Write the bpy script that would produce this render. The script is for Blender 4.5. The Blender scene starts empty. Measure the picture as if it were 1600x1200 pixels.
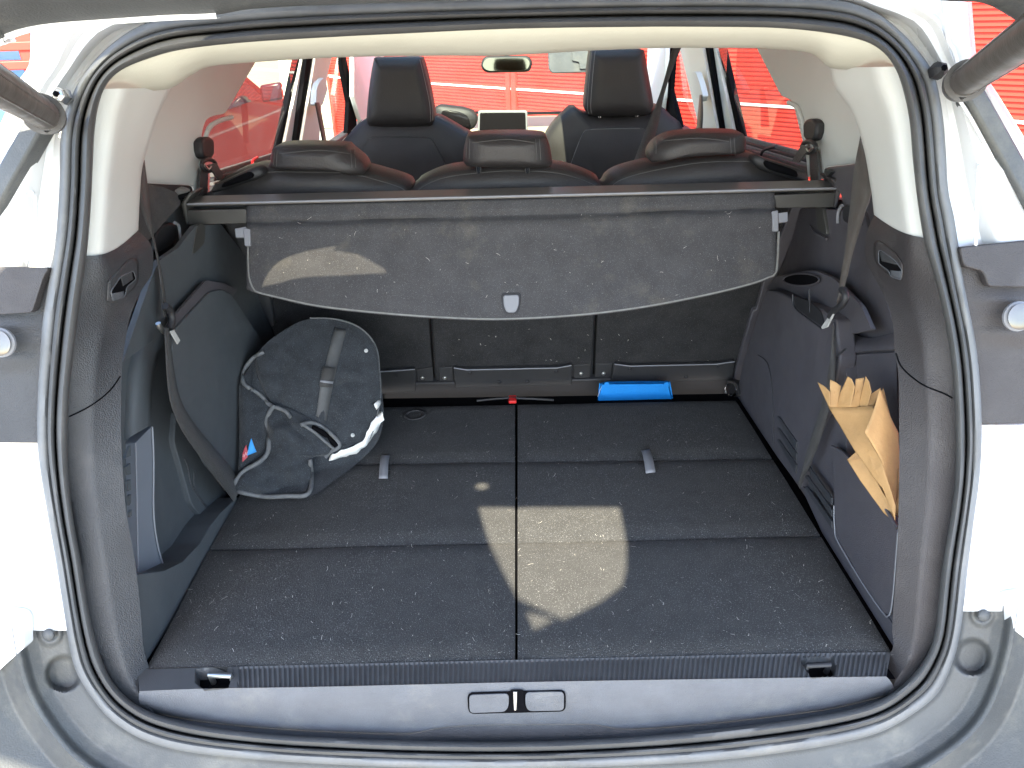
import bpy, bmesh, math, random
from mathutils import Vector, Matrix, noise, bvhtree
random.seed(7)
S = bpy.context.scene
COL = S.collection
R = math.radians

# ------------------------------------------------------------------ camera
# frame of reference: x right, y into the car, z up; z = 0 is the boot floor
GZ = -0.72                                   # the ground
F, PITCH, YAW, ROLL = 1155.0, R(26.52), R(-0.742), R(-1.75)
CAM = Vector((0.017, 0.0, 0.84))
fw = Vector((math.sin(YAW)*math.cos(PITCH), math.cos(YAW)*math.cos(PITCH), -math.sin(PITCH)))
r0 = Vector((math.cos(YAW), -math.sin(YAW), 0)); u0 = r0.cross(fw)
RR = r0*math.cos(ROLL) + u0*math.sin(ROLL); UU = -r0*math.sin(ROLL) + u0*math.cos(ROLL)
cd = bpy.data.cameras.new('camera'); cam = bpy.data.objects.new('camera', cd); COL.objects.link(cam)
cam.matrix_world = Matrix(((RR.x, UU.x, -fw.x, CAM.x), (RR.y, UU.y, -fw.y, CAM.y), (RR.z, UU.z, -fw.z, CAM.z), (0, 0, 0, 1)))
cd.sensor_width = 36; cd.lens = 36*F/1600; cd.clip_start = .02; cd.clip_end = 500
S.camera = cam
# ------------------------------------------------------------------ sky, sun, exposure
SUN_EL, SUN_AZ = R(43.5), R(6)                 # azimuth: degrees left of straight behind the camera
sdir = Vector((-math.sin(SUN_AZ)*math.cos(SUN_EL), -math.cos(SUN_AZ)*math.cos(SUN_EL), math.sin(SUN_EL)))
W = bpy.data.worlds.new("World"); S.world = W; W.use_nodes = True
nt = W.node_tree; bg = nt.nodes['Background']
sky = nt.nodes.new('ShaderNodeTexSky'); sky.sky_type = 'NISHITA'; sky.sun_disc = False
sky.sun_elevation = SUN_EL; sky.sun_rotation = math.atan2(sdir.x, sdir.y)
nt.links.new(sky.outputs[0], bg.inputs[0]); bg.inputs[1].default_value = 0.15
ld = bpy.data.lights.new('sun', 'SUN'); ld.energy = 3.6; ld.angle = R(0.5); ld.color = (1, .90, .70)
lo = bpy.data.objects.new('sun', ld); COL.objects.link(lo); lo.rotation_euler = (-sdir).to_track_quat('-Z', 'Y').to_euler()
S.view_settings.view_transform = 'Standard'; S.view_settings.look = 'None'; S.view_settings.gamma = 1
S.view_settings.exposure = 2.8

# ------------------------------------------------------------------ projection helpers (photo pixel -> point at its real distance)
def ray(px, py): return fw*F + RR*(px-800) + UU*(600-py)
def hit(px, py, n, d):
    D = ray(px, py); t = (d - n.dot(CAM))/n.dot(D); return CAM + D*t
def PX(px, py, x): return hit(px, py, Vector((1, 0, 0)), x)
def PY(px, py, y): return hit(px, py, Vector((0, 1, 0)), y)
def PZ(px, py, z): return hit(px, py, Vector((0, 0, 1)), z)
OK_ = .311
ON = Vector((0, -1, OK_)).normalized()        # outward normal of the tailgate opening
OD = ON.dot(Vector((0, .72, -.08)))
def PO(px, py, off=0): return hit(px, py, ON, OD+off)
SN = Vector((0, -1, -.33)).normalized(); SD = SN.dot(Vector((0, 1.70, 0)))      # rear seat backs
def PS(px, py, off=0): return hit(px, py, SN, SD+off)
TN = Vector((0, -1, .6)).normalized(); TD = TN.dot(Vector((0, 1.42, .54)))      # hanging flap of the cover
def PT(px, py, off=0): return hit(px, py, TN, TD+off)

def cs(pts, n, closed=False):
    """resampled Catmull-Rom curve through px points"""
    P = [Vector(p) for p in pts]; m = len(P); out = []
    segs = m if closed else m-1
    for k in range(segs):
        g = lambda i: P[i % m] if closed else P[max(0, min(m-1, i))]
        a, b, c, d = g(k-1), g(k), g(k+1), g(k+2)
        for j in range(12):
            t = j/12
            out.append(.5*((2*b) + (c-a)*t + (2*a-5*b+4*c-d)*t*t + (3*b-a-3*c+d)*t**3))
    if not closed: out.append(P[-1])
    else: out.append(out[0].copy())
    L = [0]
    for i in range(1, len(out)): L.append(L[-1] + (out[i]-out[i-1]).length)
    res = []; j = 0
    N = n if not closed else n+1
    for i in range(N):
        s = L[-1]*i/(N-1)
        while j < len(L)-2 and L[j+1] < s: j += 1
        t = (s-L[j])/max(1e-9, L[j+1]-L[j]); res.append(out[j].lerp(out[j+1], t))
    return res[:-1] if closed else res

def interp(tab, v):
    if v <= tab[0][0]: return tab[0][1]
    for (a, b), (c, d) in zip(tab, tab[1:]):
        if v <= c: return b + (d-b)*(v-a)/(c-a)
    return tab[-1][1]
def sstep(x):
    x = max(0, min(1, x)); return x*x*(3-2*x)
def inpoly(x, y, P):
    c = False; j = len(P)-1
    for i in range(len(P)):
        if (P[i][1] > y) != (P[j][1] > y) and x < (P[j][0]-P[i][0])*(y-P[i][1])/(P[j][1]-P[i][1]) + P[i][0]: c = not c
        j = i
    return c
def polydist(x, y, P):
    best = 1e9
    for i in range(len(P)):
        a = Vector(P[i-1][:2]); b = Vector(P[i][:2]); p = Vector((x, y)); ab = b-a
        t = max(0, min(1, (p-a).dot(ab)/max(1e-9, ab.dot(ab)))); best = min(best, (p-a-ab*t).length)
    return best if inpoly(x, y, P) else -best

# ------------------------------------------------------------------ materials
def mat(name, col, rough=.5, bump=0, bscale=400, vary=0, vscale=6, metal=0, dust=0, dcol=(.35, .33, .28), dscale=9, spec=.5, coat=0, sheen=0, fleck=0, fk=2.6):
    m = bpy.data.materials.new(name); m.use_nodes = True; t = m.node_tree; b = t.nodes['Principled BSDF']
    N = t.nodes.new; Lk = t.links.new
    geo = N('ShaderNodeNewGeometry').outputs['Position']
    b.inputs['Base Color'].default_value = (*col, 1); b.inputs['Roughness'].default_value = rough; b.inputs['Metallic'].default_value = metal
    b.inputs['Specular IOR Level'].default_value = spec; b.inputs['Coat Weight'].default_value = coat; b.inputs['Coat Roughness'].default_value = .05
    b.inputs['Sheen Weight'].default_value = sheen
    cur = None
    def noise_(sc, det=3, ro=.5):
        n = N('ShaderNodeTexNoise'); n.inputs['Scale'].default_value = sc; n.inputs['Detail'].default_value = det; n.inputs['Roughness'].default_value = ro
        Lk(geo, n.inputs['Vector']); return n.outputs['Fac']
    def ramp(v, a, b_):
        r = N('ShaderNodeMapRange'); r.inputs['From Min'].default_value = a; r.inputs['From Max'].default_value = b_; Lk(v, r.inputs['Value']); return r.outputs['Result']
    def mix(fac, A, B):
        x = N('ShaderNodeMix'); x.data_type = 'RGBA'
        Lk(fac, x.inputs['Factor'])
        for s, v in ((x.inputs[6], A), (x.inputs[7], B)):
            if isinstance(v, tuple): s.default_value = (*v, 1)
            else: Lk(v, s)
        return x.outputs[2]
    if vary:
        cur = mix(ramp(noise_(vscale, 5, .6), .3, .7), tuple(c*(1-vary) for c in col), tuple(min(1, c*(1+vary)) for c in col))
    if fleck:
        f = mix(ramp(noise_(fleck, 1, .4), .62, .74), cur or col, tuple(min(1, c*fk+.01) for c in col)); cur = f
    if dust:
        a = ramp(noise_(dscale, 6, .72), .58-.1*dust, .85)
        mu = N('ShaderNodeMath'); mu.operation = 'MULTIPLY'; mu.use_clamp = True; Lk(a, mu.inputs[0]); mu.inputs[1].default_value = dust
        cur = mix(mu.outputs[0], cur or col, dcol)
        r = ramp(noise_(dscale*1.7, 4), .3, .75); mr = N('ShaderNodeMapRange'); Lk(r, mr.inputs['Value']); mr.inputs['To Min'].default_value = rough*.85; mr.inputs['To Max'].default_value = min(1, rough*1.3)
        Lk(mr.outputs['Result'], b.inputs['Roughness'])
    if cur: Lk(cur, b.inputs['Base Color'])
    if bump:
        bp = N('ShaderNodeBump'); bp.inputs['Strength'].default_value = bump; bp.inputs['Distance'].default_value = .002
        Lk(noise_(bscale, 2), bp.inputs['Height']); Lk(bp.outputs[0], b.inputs['Normal'])
    return m
def glass(name, tint=(.85, .9, .86), refl=1.0, dust=0):
    m = bpy.data.materials.new(name); m.use_nodes = True; t = m.node_tree; t.nodes.clear()
    o = t.nodes.new('ShaderNodeOutputMaterial'); mx = t.nodes.new('ShaderNodeMixShader'); tr = t.nodes.new('ShaderNodeBsdfTransparent'); gl = t.nodes.new('ShaderNodeBsdfGlossy')
    fr = t.nodes.new('ShaderNodeFresnel'); gl.inputs['Roughness'].default_value = .02
    tr.inputs[0].default_value = (*tint, 1); gl.inputs[0].default_value = (refl, refl, refl, 1)
    L = t.links.new
    ge = t.nodes.new('ShaderNodeNewGeometry'); mr_ = t.nodes.new('ShaderNodeMapRange'); mr_.inputs['To Min'].default_value = 1.5; mr_.inputs['To Max'].default_value = 1/1.5
    L(ge.outputs['Backfacing'], mr_.inputs['Value']); L(mr_.outputs['Result'], fr.inputs[0]); L(fr.outputs[0], mx.inputs[0]); L(tr.outputs[0], mx.inputs[1]); L(gl.outputs[0], mx.inputs[2]); L(mx.outputs[0], o.inputs[0])
    if dust:
        df = t.nodes.new('ShaderNodeBsdfDiffuse'); tl = t.nodes.new('ShaderNodeBsdfTranslucent'); a = t.nodes.new('ShaderNodeMixShader'); b = t.nodes.new('ShaderNodeMixShader')
        no = t.nodes.new('ShaderNodeTexNoise'); no.inputs['Scale'].default_value = 9; no.inputs['Detail'].default_value = 6; rg = t.nodes.new('ShaderNodeMapRange'); rg.inputs['From Min'].default_value = .3; rg.inputs['From Max'].default_value = .75
        rg.inputs['To Min'].default_value = dust*.5; rg.inputs['To Max'].default_value = dust*1.5; L(ge.outputs['Position'], no.inputs['Vector']); L(no.outputs['Fac'], rg.inputs['Value'])
        for n_ in (df, tl): n_.inputs[0].default_value = (.6, .57, .5, 1)
        a.inputs[0].default_value = .5; L(df.outputs[0], a.inputs[1]); L(tl.outputs[0], a.inputs[2]); L(rg.outputs['Result'], b.inputs[0]); L(mx.outputs[0], b.inputs[1]); L(a.outputs[0], b.inputs[2]); L(b.outputs[0], o.inputs[0])
    return m
M = dict(
    sky_sill=mat('dusty_sky_tinted_plastic', (.090, .097, .110), .42, .5, 520, .10, 30, dust=.45, dcol=(.24, .23, .20), dscale=11),  # dusty black plastic; its sky reflection is put into the blue-grey colour
    brownwall=mat('lightened_wall_plastic', (.074, .069, .077), .5, .35, 700, .10, 4, dust=.2, dcol=(.15, .13, .12)),  # near trim's plastic again, light missing deeper in added to its colour
    plastic=mat('grained_black_plastic', (.037, .039, .043), .5, .6, 600, .12, 4, dust=.4, dcol=(.13, .12, .11)),
    plastic_brown=mat('grained_dark_plastic', (.037, .033, .034), .5, .6, 600, .12, 4, dust=.4, dcol=(.12, .11, .10)),
    softblack=mat('matte_black_plastic', (.018, .018, .020), .55, .2, 600, .1),
    softpanel=mat('satin_black_panel', (.030, .030, .031), .5, .25, 800, .1, 4),
    panel=mat('flat_black_panel', (.066, .074, .080), .55, .3, 900, .08, 3, dust=.2, dcol=(.11, .11, .11)),
    carpet=mat('black_boot_carpet', (.047, .047, .046), .95, 1.0, 420, .12, 30, sheen=.06, spec=.1, fleck=620, fk=3.6, dust=.12, dcol=(.13, .12, .09), dscale=5),
    backcarpet=mat('black_seatback_carpet', (.028, .028, .029), .95, .8, 500, .2, 20, spec=.1, fleck=800, dust=.08, dcol=(.10, .09, .08)),
    cover=mat('black_cover_cloth', (.052, .051, .053), .8, .5, 1100, .12, 25, spec=.25, fleck=900, dust=.34, dcol=(.24, .21, .15), dscale=9),
    coveredge=mat('grey_cover_binding', (.16, .16, .15), .7, .4, 900, .2, 60),
    satin=mat('satin_pale_steel', (.45, .45, .43), .35, 0, 1, .1, 30),
    alu=mat('brushed_grey_bar', (.16, .15, .14), .33, .05, 300, .08, 8, metal=.5),
    greybar=mat('dark_grey_metal', (.075, .073, .068), .38, .05, 300, .05, 8, metal=.3),
    greyclip=mat('mid_grey_plastic', (.20, .205, .22), .5, .1, 400),
    rubber=mat('black_rubber_seal', (.066, .067, .067), .52, .25, 260, .15, 12, dust=.35, dcol=(.16, .15, .13), dscale=12),
    rubber_edge=mat('dusty_grey_seal_lip', (.13, .135, .138), .5, .2, 260, .2, 12, dust=.45, dcol=(.30, .28, .24), dscale=10),
    paint=mat('white_car_paint', (.72, .73, .73), .3, 0, 1, .03, 3, coat=.5, dust=.25, dcol=(.45, .42, .34), dscale=6),
    light=mat('pale_grey_trim', (.58, .59, .56), .7, .2, 900, .02, 4),
    header=mat('cream_headliner_trim', (.56, .55, .46), .75, .15, 700, .03, 5, dust=.25, dcol=(.34, .31, .22), dscale=11),
    beige=mat('pale_dashboard', (.42, .38, .27), .6, .2, 500, .05),
    leather=mat('black_leather', (.030, .027, .027), .46, .35, 330, .12, 9, spec=.35),
    stitch=mat('pale_stitching', (.20, .19, .18), .7),
    chrome=mat('chrome', (.75, .75, .74), .12, metal=1),
    steel=mat('zinc_steel', (.42, .42, .40), .3, .1, 200, .15, 30, metal=.9),
    pit=mat('shade_and_seal_black', (.004, .004, .005), 1, spec=.05),  # near black; also holds the shade of hollows laid flat
    ribbed=mat('ribbed_black_plastic', (.060, .061, .062), .5, .2, 700, .15, 6, dust=.4, dcol=(.14, .14, .13), dscale=14),
    seam=mat('dark_grey_stitching', (.075, .073, .07), .7),
    webbing=mat('black_seatbelt_webbing', (.034, .033, .032), .55, .6, 900, .15, 60, sheen=.1),
    webbing_brown=mat('brown_black_seatbelt_webbing', (.060, .050, .042), .5, .6, 900, .15, 60, sheen=.1),
    red=mat('red_plastic', (.6, .02, .02), .4),
    blue=mat('bright_blue_card', (.0, .21, .62), .55, .25, 200, .06, 30),
    white=mat('white_paper', (.75, .75, .72), .8, .3, 200, .05, 40),
    felt=mat('black_felt', (.033, .037, .042), .95, 1.0, 520, .25, 40, sheen=.15, spec=.1, fleck=650),
    piping=mat('grey_binding_tape', (.13, .135, .138), .75, .6, 900, .2, 60),
    bagstrap=mat('dark_grey_strap', (.085, .086, .086), .6, .6, 900, .15, 60),
    blue_tag=mat('blue_woven_label', (.05, .32, .75), .8, .5, 900), red_tag=mat('red_woven_label', (.5, .08, .10), .8, .5, 900),
    kraft=mat('brown_kraft_paper', (.37, .215, .085), .7, .35, 180, .14, 16),
    kraft_dark=mat('inner_kraft_paper', (.30, .17, .07), .75, .35, 180, .14, 16),
    bumper=mat('dusty_grey_bumper_plastic', (.070, .074, .075), .5, .3, 420, .15, 7, dust=.55, dcol=(.24, .23, .19), dscale=8),
    strut=mat('dusty_black_strut_tube', (.075, .068, .062), .38, .15, 300, .1, 9, dust=.4, dcol=(.20, .18, .15), dscale=20),
    lampglass=mat('dark_clear_plastic', (.08, .07, .06), .12, coat=1),
    redwall=mat('red_painted_cladding', (.50, .034, .018), .5, 0, 1, .07, 1.2, dust=.1, dcol=(.5, .1, .06), dscale=2),
    redpost=mat('red_painted_post', (.60, .03, .015), .5, 0, 1, .08, 2),
    redcar=mat('dark_red_car_paint', (.085, .005, .008), .3, 0, 1, .05, 3, coat=.7),
    roofliner=mat('dark_tailgate_lining', (.07, .07, .07), .7),
    tyre=mat('tyre_rubber', (.03, .03, .03), .8), darkglass=mat('dark_car_glass', (.03, .04, .045), .05, coat=1),
    render=mat('pale_green_grey_wall', (.34, .39, .30), .8, .2, 60, .06, 1),
    facglass=mat('sky_tinted_facade_glass', (.10, .22, .42), .06, metal=.6),  # the sky's blue reflection is put into the glass colour
    asphalt=mat('pale_concrete_ground', (.30, .29, .27), .85, .4, 60, .15, 1.5),
    screen=mat('dark_screen', (.009, .008, .009), .2, spec=.3), mirrorglass=mat('mirror_glass', (.75, .8, .72), .04, metal=1),
    yellow=mat('yellow_sticker', (.7, .5, .05), .6), lint=mat('pale_lint', (.55, .53, .47), .9), divider=mat('sky_lit_divider_plastic', (.16, .175, .20), .45, .2, 700, .06, 6))  # divider: the bluish light on it is put into its colour
M['glass'] = glass('clear_window_glass'); M['tint'] = glass('tinted_rear_glass', (.50, .47, .45), .35, .05); M['dusty'] = glass('dusty_windscreen_glass', (.85, .88, .82), .5, .11); M['darktint'] = glass('dark_tailgate_glass', (.36, .36, .34), .5)

# ------------------------------------------------------------------ objects
POS = {}
def thing(name, label, cat, loc, group=None):
    o = bpy.data.objects.new(name, None); COL.objects.link(o); o.location = loc; o.empty_display_size = .1
    o['label'] = label; o['category'] = cat
    if group: o['group'] = group
    POS[o] = Vector(loc); return o
def tag(o, label, cat=None, group=None):
    o['label'] = label
    if cat: o['category'] = cat
    if group: o['group'] = group
    return o
def mk(name, verts, faces, m, parent=None, smooth=35, bevel=0, bseg=2, solid=0, soff=-1, subd=0, mats=None, fm=None):
    vs = [Vector(v) for v in verts]
    lo_ = Vector((min(v.x for v in vs), min(v.y for v in vs), min(v.z for v in vs))); hi = Vector((max(v.x for v in vs), max(v.y for v in vs), max(v.z for v in vs)))
    c = (lo_+hi)/2
    me = bpy.data.meshes.new(name); me.from_pydata([v-c for v in vs], [], faces); me.update()
    bm = bmesh.new(); bm.from_mesh(me); bmesh.ops.recalc_face_normals(bm, faces=bm.faces) if solid == 0 else None; bm.to_mesh(me); bm.free()
    for mm in (mats or [m]): me.materials.append(mm)
    if fm:
        for p, i in zip(me.polygons, fm): p.material_index = i
    o = bpy.data.objects.new(name, me); COL.objects.link(o); POS[o] = c
    o.location = c - (POS[parent] if parent else Vector())
    if parent: o.parent = parent
    if smooth:
        me.shade_smooth()
        me.set_sharp_from_angle(angle=R(smooth))
    if subd:
        s = o.modifiers.new('subdivision', 'SUBSURF'); s.levels = s.render_levels = subd
    if solid:
        s = o.modifiers.new('solidify', 'SOLIDIFY'); s.thickness = solid; s.offset = soff
    if bevel:
        s = o.modifiers.new('bevel', 'BEVEL'); s.width = bevel; s.segments = bseg; s.limit_method = 'ANGLE'; s.angle_limit = R(30); s.harden_normals = False
    return o
def quads(nr, nc, closed=False):
    f = []
    for i in range(nr-1):
        for j in range(nc if closed else nc-1):
            a = i*nc+j; b = i*nc+(j+1) % nc; f.append((a, b, b+nc, a+nc))
    return f
def loft(name, rows, m, parent=None, closed=False, **k):
    vs = [v for r in rows for v in r]; return mk(name, vs, quads(len(rows), len(rows[0]), closed), m, parent, **k)
def slab(name, pts, depth, m, parent=None, bevel=.003, bseg=2, dirn=None, **k):
    """polygon extruded by depth away from the viewer along its own normal (or dirn)"""
    n = len(pts); P = [Vector(p) for p in pts]
    nr = Vector()
    for i in range(n): nr += (P[i]-P[0]).cross(P[(i+1) % n]-P[0])
    nr.normalize()
    if nr.dot(CAM-P[0]) > 0: nr = -nr
    d = (Vector(dirn) if dirn else nr)*depth
    vs = P+[p+d for p in P]; f = [tuple(range(n)), tuple(range(2*n-1, n-1, -1))] + [(i, i+n, (i+1) % n+n, (i+1) % n) for i in range(n)]
    return mk(name, vs, f, m, parent, bevel=bevel, bseg=bseg, **k)
def rnd(pts, rad=6, n=4):
    """round the corners of a px polygon"""
    out = []; m = len(pts)
    for i in range(m):
        a, b, c = Vector(pts[i-1]), Vector(pts[i]), Vector(pts[(i+1) % m])
        r1 = min(rad, (a-b).length*.45); r2 = min(rad, (c-b).length*.45)
        s = b+(a-b).normalized()*r1; e = b+(c-b).normalized()*r2
        for k in range(n+1):
            t = k/n; out.append(tuple(s*(1-t)**2 + b*2*t*(1-t) + e*t*t))
    return out
def tube(name, pts, rad, m, parent=None, seg=8, closed=False, caps=True, **k):
    P = [Vector(p) for p in pts]; n = len(P); vs = []; f = []
    rr = rad if isinstance(rad, (list, tuple)) else [rad]*n
    up = None
    for i in range(n):
        if closed: t = (P[(i+1) % n]-P[i-1])
        else: t = P[min(n-1, i+1)]-P[max(0, i-1)]
        t.normalize()
        if up is None:
            up = Vector((0, 0, 1)) if abs(t.z) < .9 else Vector((1, 0, 0))
        s = t.cross(up)
        if s.length < 1e-5: s = t.orthogonal()
        s.normalize(); up = s.cross(t).normalized()
        for j in range(seg):
            a = 2*math.pi*j/seg; vs.append(P[i]+(s*math.cos(a)+up*math.sin(a))*rr[i])
    for i in range(n if closed else n-1):
        for j in range(seg):
            a = i*seg+j; b = i*seg+(j+1) % seg; c = ((i+1) % n)*seg+(j+1) % seg; d = ((i+1) % n)*seg+j; f.append((a, b, c, d))
    if caps and not closed: f += [tuple(range(seg)), tuple(range((n-1)*seg, n*seg))[::-1]]
    k.setdefault('smooth', 50)
    return mk(name, vs, f, m, parent, **k)
def box(name, lo_, hi, m, parent=None, bevel=.004, **k):
    (a, b, c), (d, e, g) = lo_, hi
    vs = [(a, b, c), (d, b, c), (d, e, c), (a, e, c), (a, b, g), (d, b, g), (d, e, g), (a, e, g)]
    return mk(name, vs, [(0, 1, 2, 3), (4, 5, 6, 7), (0, 1, 5, 4), (1, 2, 6, 5), (2, 3, 7, 6), (3, 0, 4, 7)], m, parent, bevel=bevel, **k)
def disc(name, c, nrm, rad, h, m, parent=None, seg=20, dome=.3):
    c = Vector(c); nrm = Vector(nrm).normalized(); a = nrm.orthogonal().normalized(); b = nrm.cross(a)
    vs = []; 
    for (rr, hh) in ((rad, 0), (rad, h*.6), (rad*.75, h), (rad*.3, h*(1+dome))):
        vs += [c+nrm*hh+(a*math.cos(t)+b*math.sin(t))*rr for t in [2*math.pi*i/seg for i in range(seg)]]
    return mk(name, vs, quads(4, seg, True)+[tuple(range(3*seg, 4*seg)), tuple(range(seg))], m, parent, smooth=40)
def pillow(name, outline, fn, bulge, thick, m, parent=None, rings=9, n=64, wr=.0, wf=14, pw=3.2, cr=0, **k):
    """inflated cloth shape: outline in px placed by fn(px,py); bulges toward the viewer, flat behind"""
    o = cs(outline, n, True); cx = sum(p.x for p in o)/n; cy = sum(p.y for p in o)/n; C_ = Vector((cx, cy))
    P0 = fn(cx, cy); nr = (fn(cx+10, cy)-P0).cross(fn(cx, cy+10)-P0).normalized()
    if nr.dot(CAM-P0) < 0: nr = -nr
    vs = []
    def lift(r): return bulge*(1-r**pw)
    def crease(v): return -cr*(1-abs(noise.noise(v*7+Vector((3.3, 1.7, 9.1))))*2.2)**5 if cr and abs(noise.noise(v*7+Vector((3.3, 1.7, 9.1))))*2.2 < 1 else 0
    for i in range(rings):
        r = 1-i/rings
        for p in o:
            q = C_+(p-C_)*r; v = fn(q.x, q.y); w = noise.noise(v*wf)*wr*(1-r**6)+noise.noise(v*wf*2.7)*wr*.45*(1-r**6)
            vs.append(v+nr*(lift(r)+w+crease(v)*(1-r**6)))
    vs.append(P0+nr*(bulge+noise.noise(P0*wf)*wr)); top = len(vs)-1
    b0 = len(vs)
    for p in o: vs.append(fn(p.x, p.y)-nr*thick)
    f = quads(rings, n, True); l = (rings-1)*n
    f += [(l+j, l+(j+1) % n, top) for j in range(n)]
    f += [((j+1) % n, j, b0+j, b0+(j+1) % n) for j in range(n)]; f.append(tuple(range(b0, b0+n)))
    return mk(name, vs, f, m, parent, smooth=70, **k)
def onto(obs, px, py, lift=0, fallback=None):
    D = ray(px, py).normalized(); best = None
    for o in obs:
        me = o.data; off = POS[o]
        t = BV.get(o)
        if t is None:
            t = bvhtree.BVHTree.FromPolygons([v.co+off for v in me.vertices], [tuple(p.vertices) for p in me.polygons]); BV[o] = t
        h = t.ray_cast(CAM, D)
        if h[0] is not None and (best is None or h[3] < best[0]): best = (h[3], h[0])
    if best is None: return fallback
    return best[1]-D*lift
BV = {}
def ribbon(name, L, Rr, m, parent=None, n=24, thick=.0015, **k):
    """strap between two 3D edge lists"""
    a = cs3(L, n); b = cs3(Rr, n); mid = [(p+q)/2 for p, q in zip(a, b)]
    return loft(name, [a, mid, b], m, parent, solid=thick, **k)
def cs3(pts, n):
    return cs(pts, n)

# ================================================================== the setting
g = mk('ground', [(-60, -60, GZ), (60, -60, GZ), (60, 80, GZ), (-60, 80, GZ)], [(0, 1, 2, 3)], M['asphalt'], smooth=0); g['kind'] = 'structure'

# red ribbed cladding wall, running obliquely past the nose of the car
w0, w1 = Vector((-2.6, 11.3, GZ)), Vector((7.0, 1.12, GZ))      # its line on the ground
wd = (w1-w0).normalized(); wl = (w1-w0).length; wn = Vector((wd.y, -wd.x, 0)); wn = wn if wn.y < 0 else -wn
# trace: passes (-1.05,9.8) and (3.4,5)
wall = thing('cladding_wall', 'long bright red wall of ribbed metal cladding in front of the car', 'wall', tuple(w0))
H0, H1 = 0.0, 4.6
def sheet(s0, s1, h0, h1):
    pitch = .034; k = int((h1-h0)/pitch); vs = []
    for i in range(k+1):
        for dz, dp in ((0, 0), (.006, .012), (.018, .012), (.024, 0)):
            z = h0+i*pitch+dz
            if z > h1: z = h1
            for s in (s0, s1): vs.append(w0+wd*s+wn*dp+Vector((0, 0, z)))
    return mk('cladding_sheet', vs, quads(len(vs)//2, 2), M['redwall'], wall, smooth=0)
s = 0.0; JZ = .84-.71-GZ                                       # joint height above ground
edges = [0.0]
while edges[-1] < wl-1.9: edges.append(edges[-1]+1.9)
for a, b in zip(edges, edges[1:]):
    sheet(a+.09, b-.09, .02, JZ-.012); sheet(a+.09, b-.09, JZ+.012, H1)
    for q in (a+.045, b-.045):
        c = w0+wd*q; vs = []
        for z in (0, H1):
            for ds, dp in ((-.035, -.02), (.035, -.02), (.035, .03), (-.035, .03)): vs.append(c+wd*ds+wn*dp+Vector((0, 0, z)))
        mk('post', vs, [(0, 1, 2, 3), (4, 5, 6, 7), (0, 1, 5, 4), (1, 2, 6, 5), (2, 3, 7, 6), (3, 0, 4, 7)], M['redwall'], wall, smooth=0)
vs = []
for z in (JZ-.010, JZ+.010):
    for q, dp in ((0, -.01), (wl, -.01), (wl, .018), (0, .018)): vs.append(w0+wd*q+wn*dp+Vector((0, 0, z)))
mk('pale_joint_strip', vs, [(0, 1, 2, 3), (4, 5, 6, 7), (0, 1, 5, 4), (1, 2, 6, 5), (2, 3, 7, 6), (3, 0, 4, 7)], M['white'], wall, smooth=0)
vs = [w0-wn*.06, w1-wn*.06, w1-wn*.5, w0-wn*.5]; vs = vs+[v+Vector((0, 0, H1-.05)) for v in vs]
mk('backing_wall', vs, [(0, 1, 2, 3), (4, 5, 6, 7), (0, 1, 5, 4), (1, 2, 6, 5), (2, 3, 7, 6), (3, 0, 4, 7)], M['redpost'], wall, smooth=0)

# pale rendered building far left and its glazed red-framed shopfront
bld = thing('pale_building', 'pale green grey rendered wall seen through the left side window', 'building', (-7, 12, GZ))
box('wall', (-9.5, 12.5, GZ), (-1.5, 13.1, 5.0), M['render'], bld, bevel=.02)
box('roof_edge', (-9.6, 12.4, 5.0), (-1.4, 13.2, 5.25), M['render'], bld, bevel=.02)
SY = 3.4; sx = PY(58, 90, SY).x; za, zb_ = PY(30, 71, SY).z, PY(30, 101, SY).z
sf = thing('glazed_shopfront', 'red framed glazing reflecting blue sky, at the top left corner', 'shopfront', (sx-1.5, SY, GZ))
box('low_wall', (sx-3.2, SY, GZ), (sx, SY+.1, zb_-.30), M['redpost'], sf, bevel=.01)
for i in range(3):
    x0 = sx-.07-1.05*(i+1)
    for z0, z1 in ((zb_-.28, zb_-.02), (zb_+.02, za-.02), (za+.02, 2.2)):
        box('window_pane', (x0+.03, SY+.05, z0), (x0+1.02, SY+.07, z1), M['facglass'], sf, bevel=0)
for i in range(4):
    x0 = sx-.035-1.05*i; box('mullion', (x0-.035, SY, zb_-.3), (x0+.035, SY+.1, 2.25), M['redpost'], sf, bevel=.004)
for z0 in (zb_-.30, zb_-.02, za-.02, 2.2):
    box('transom', (sx-3.2, SY-.01, z0), (sx-.001, SY+.09, z0+.035), M['redpost'], sf, bevel=.004)

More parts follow.
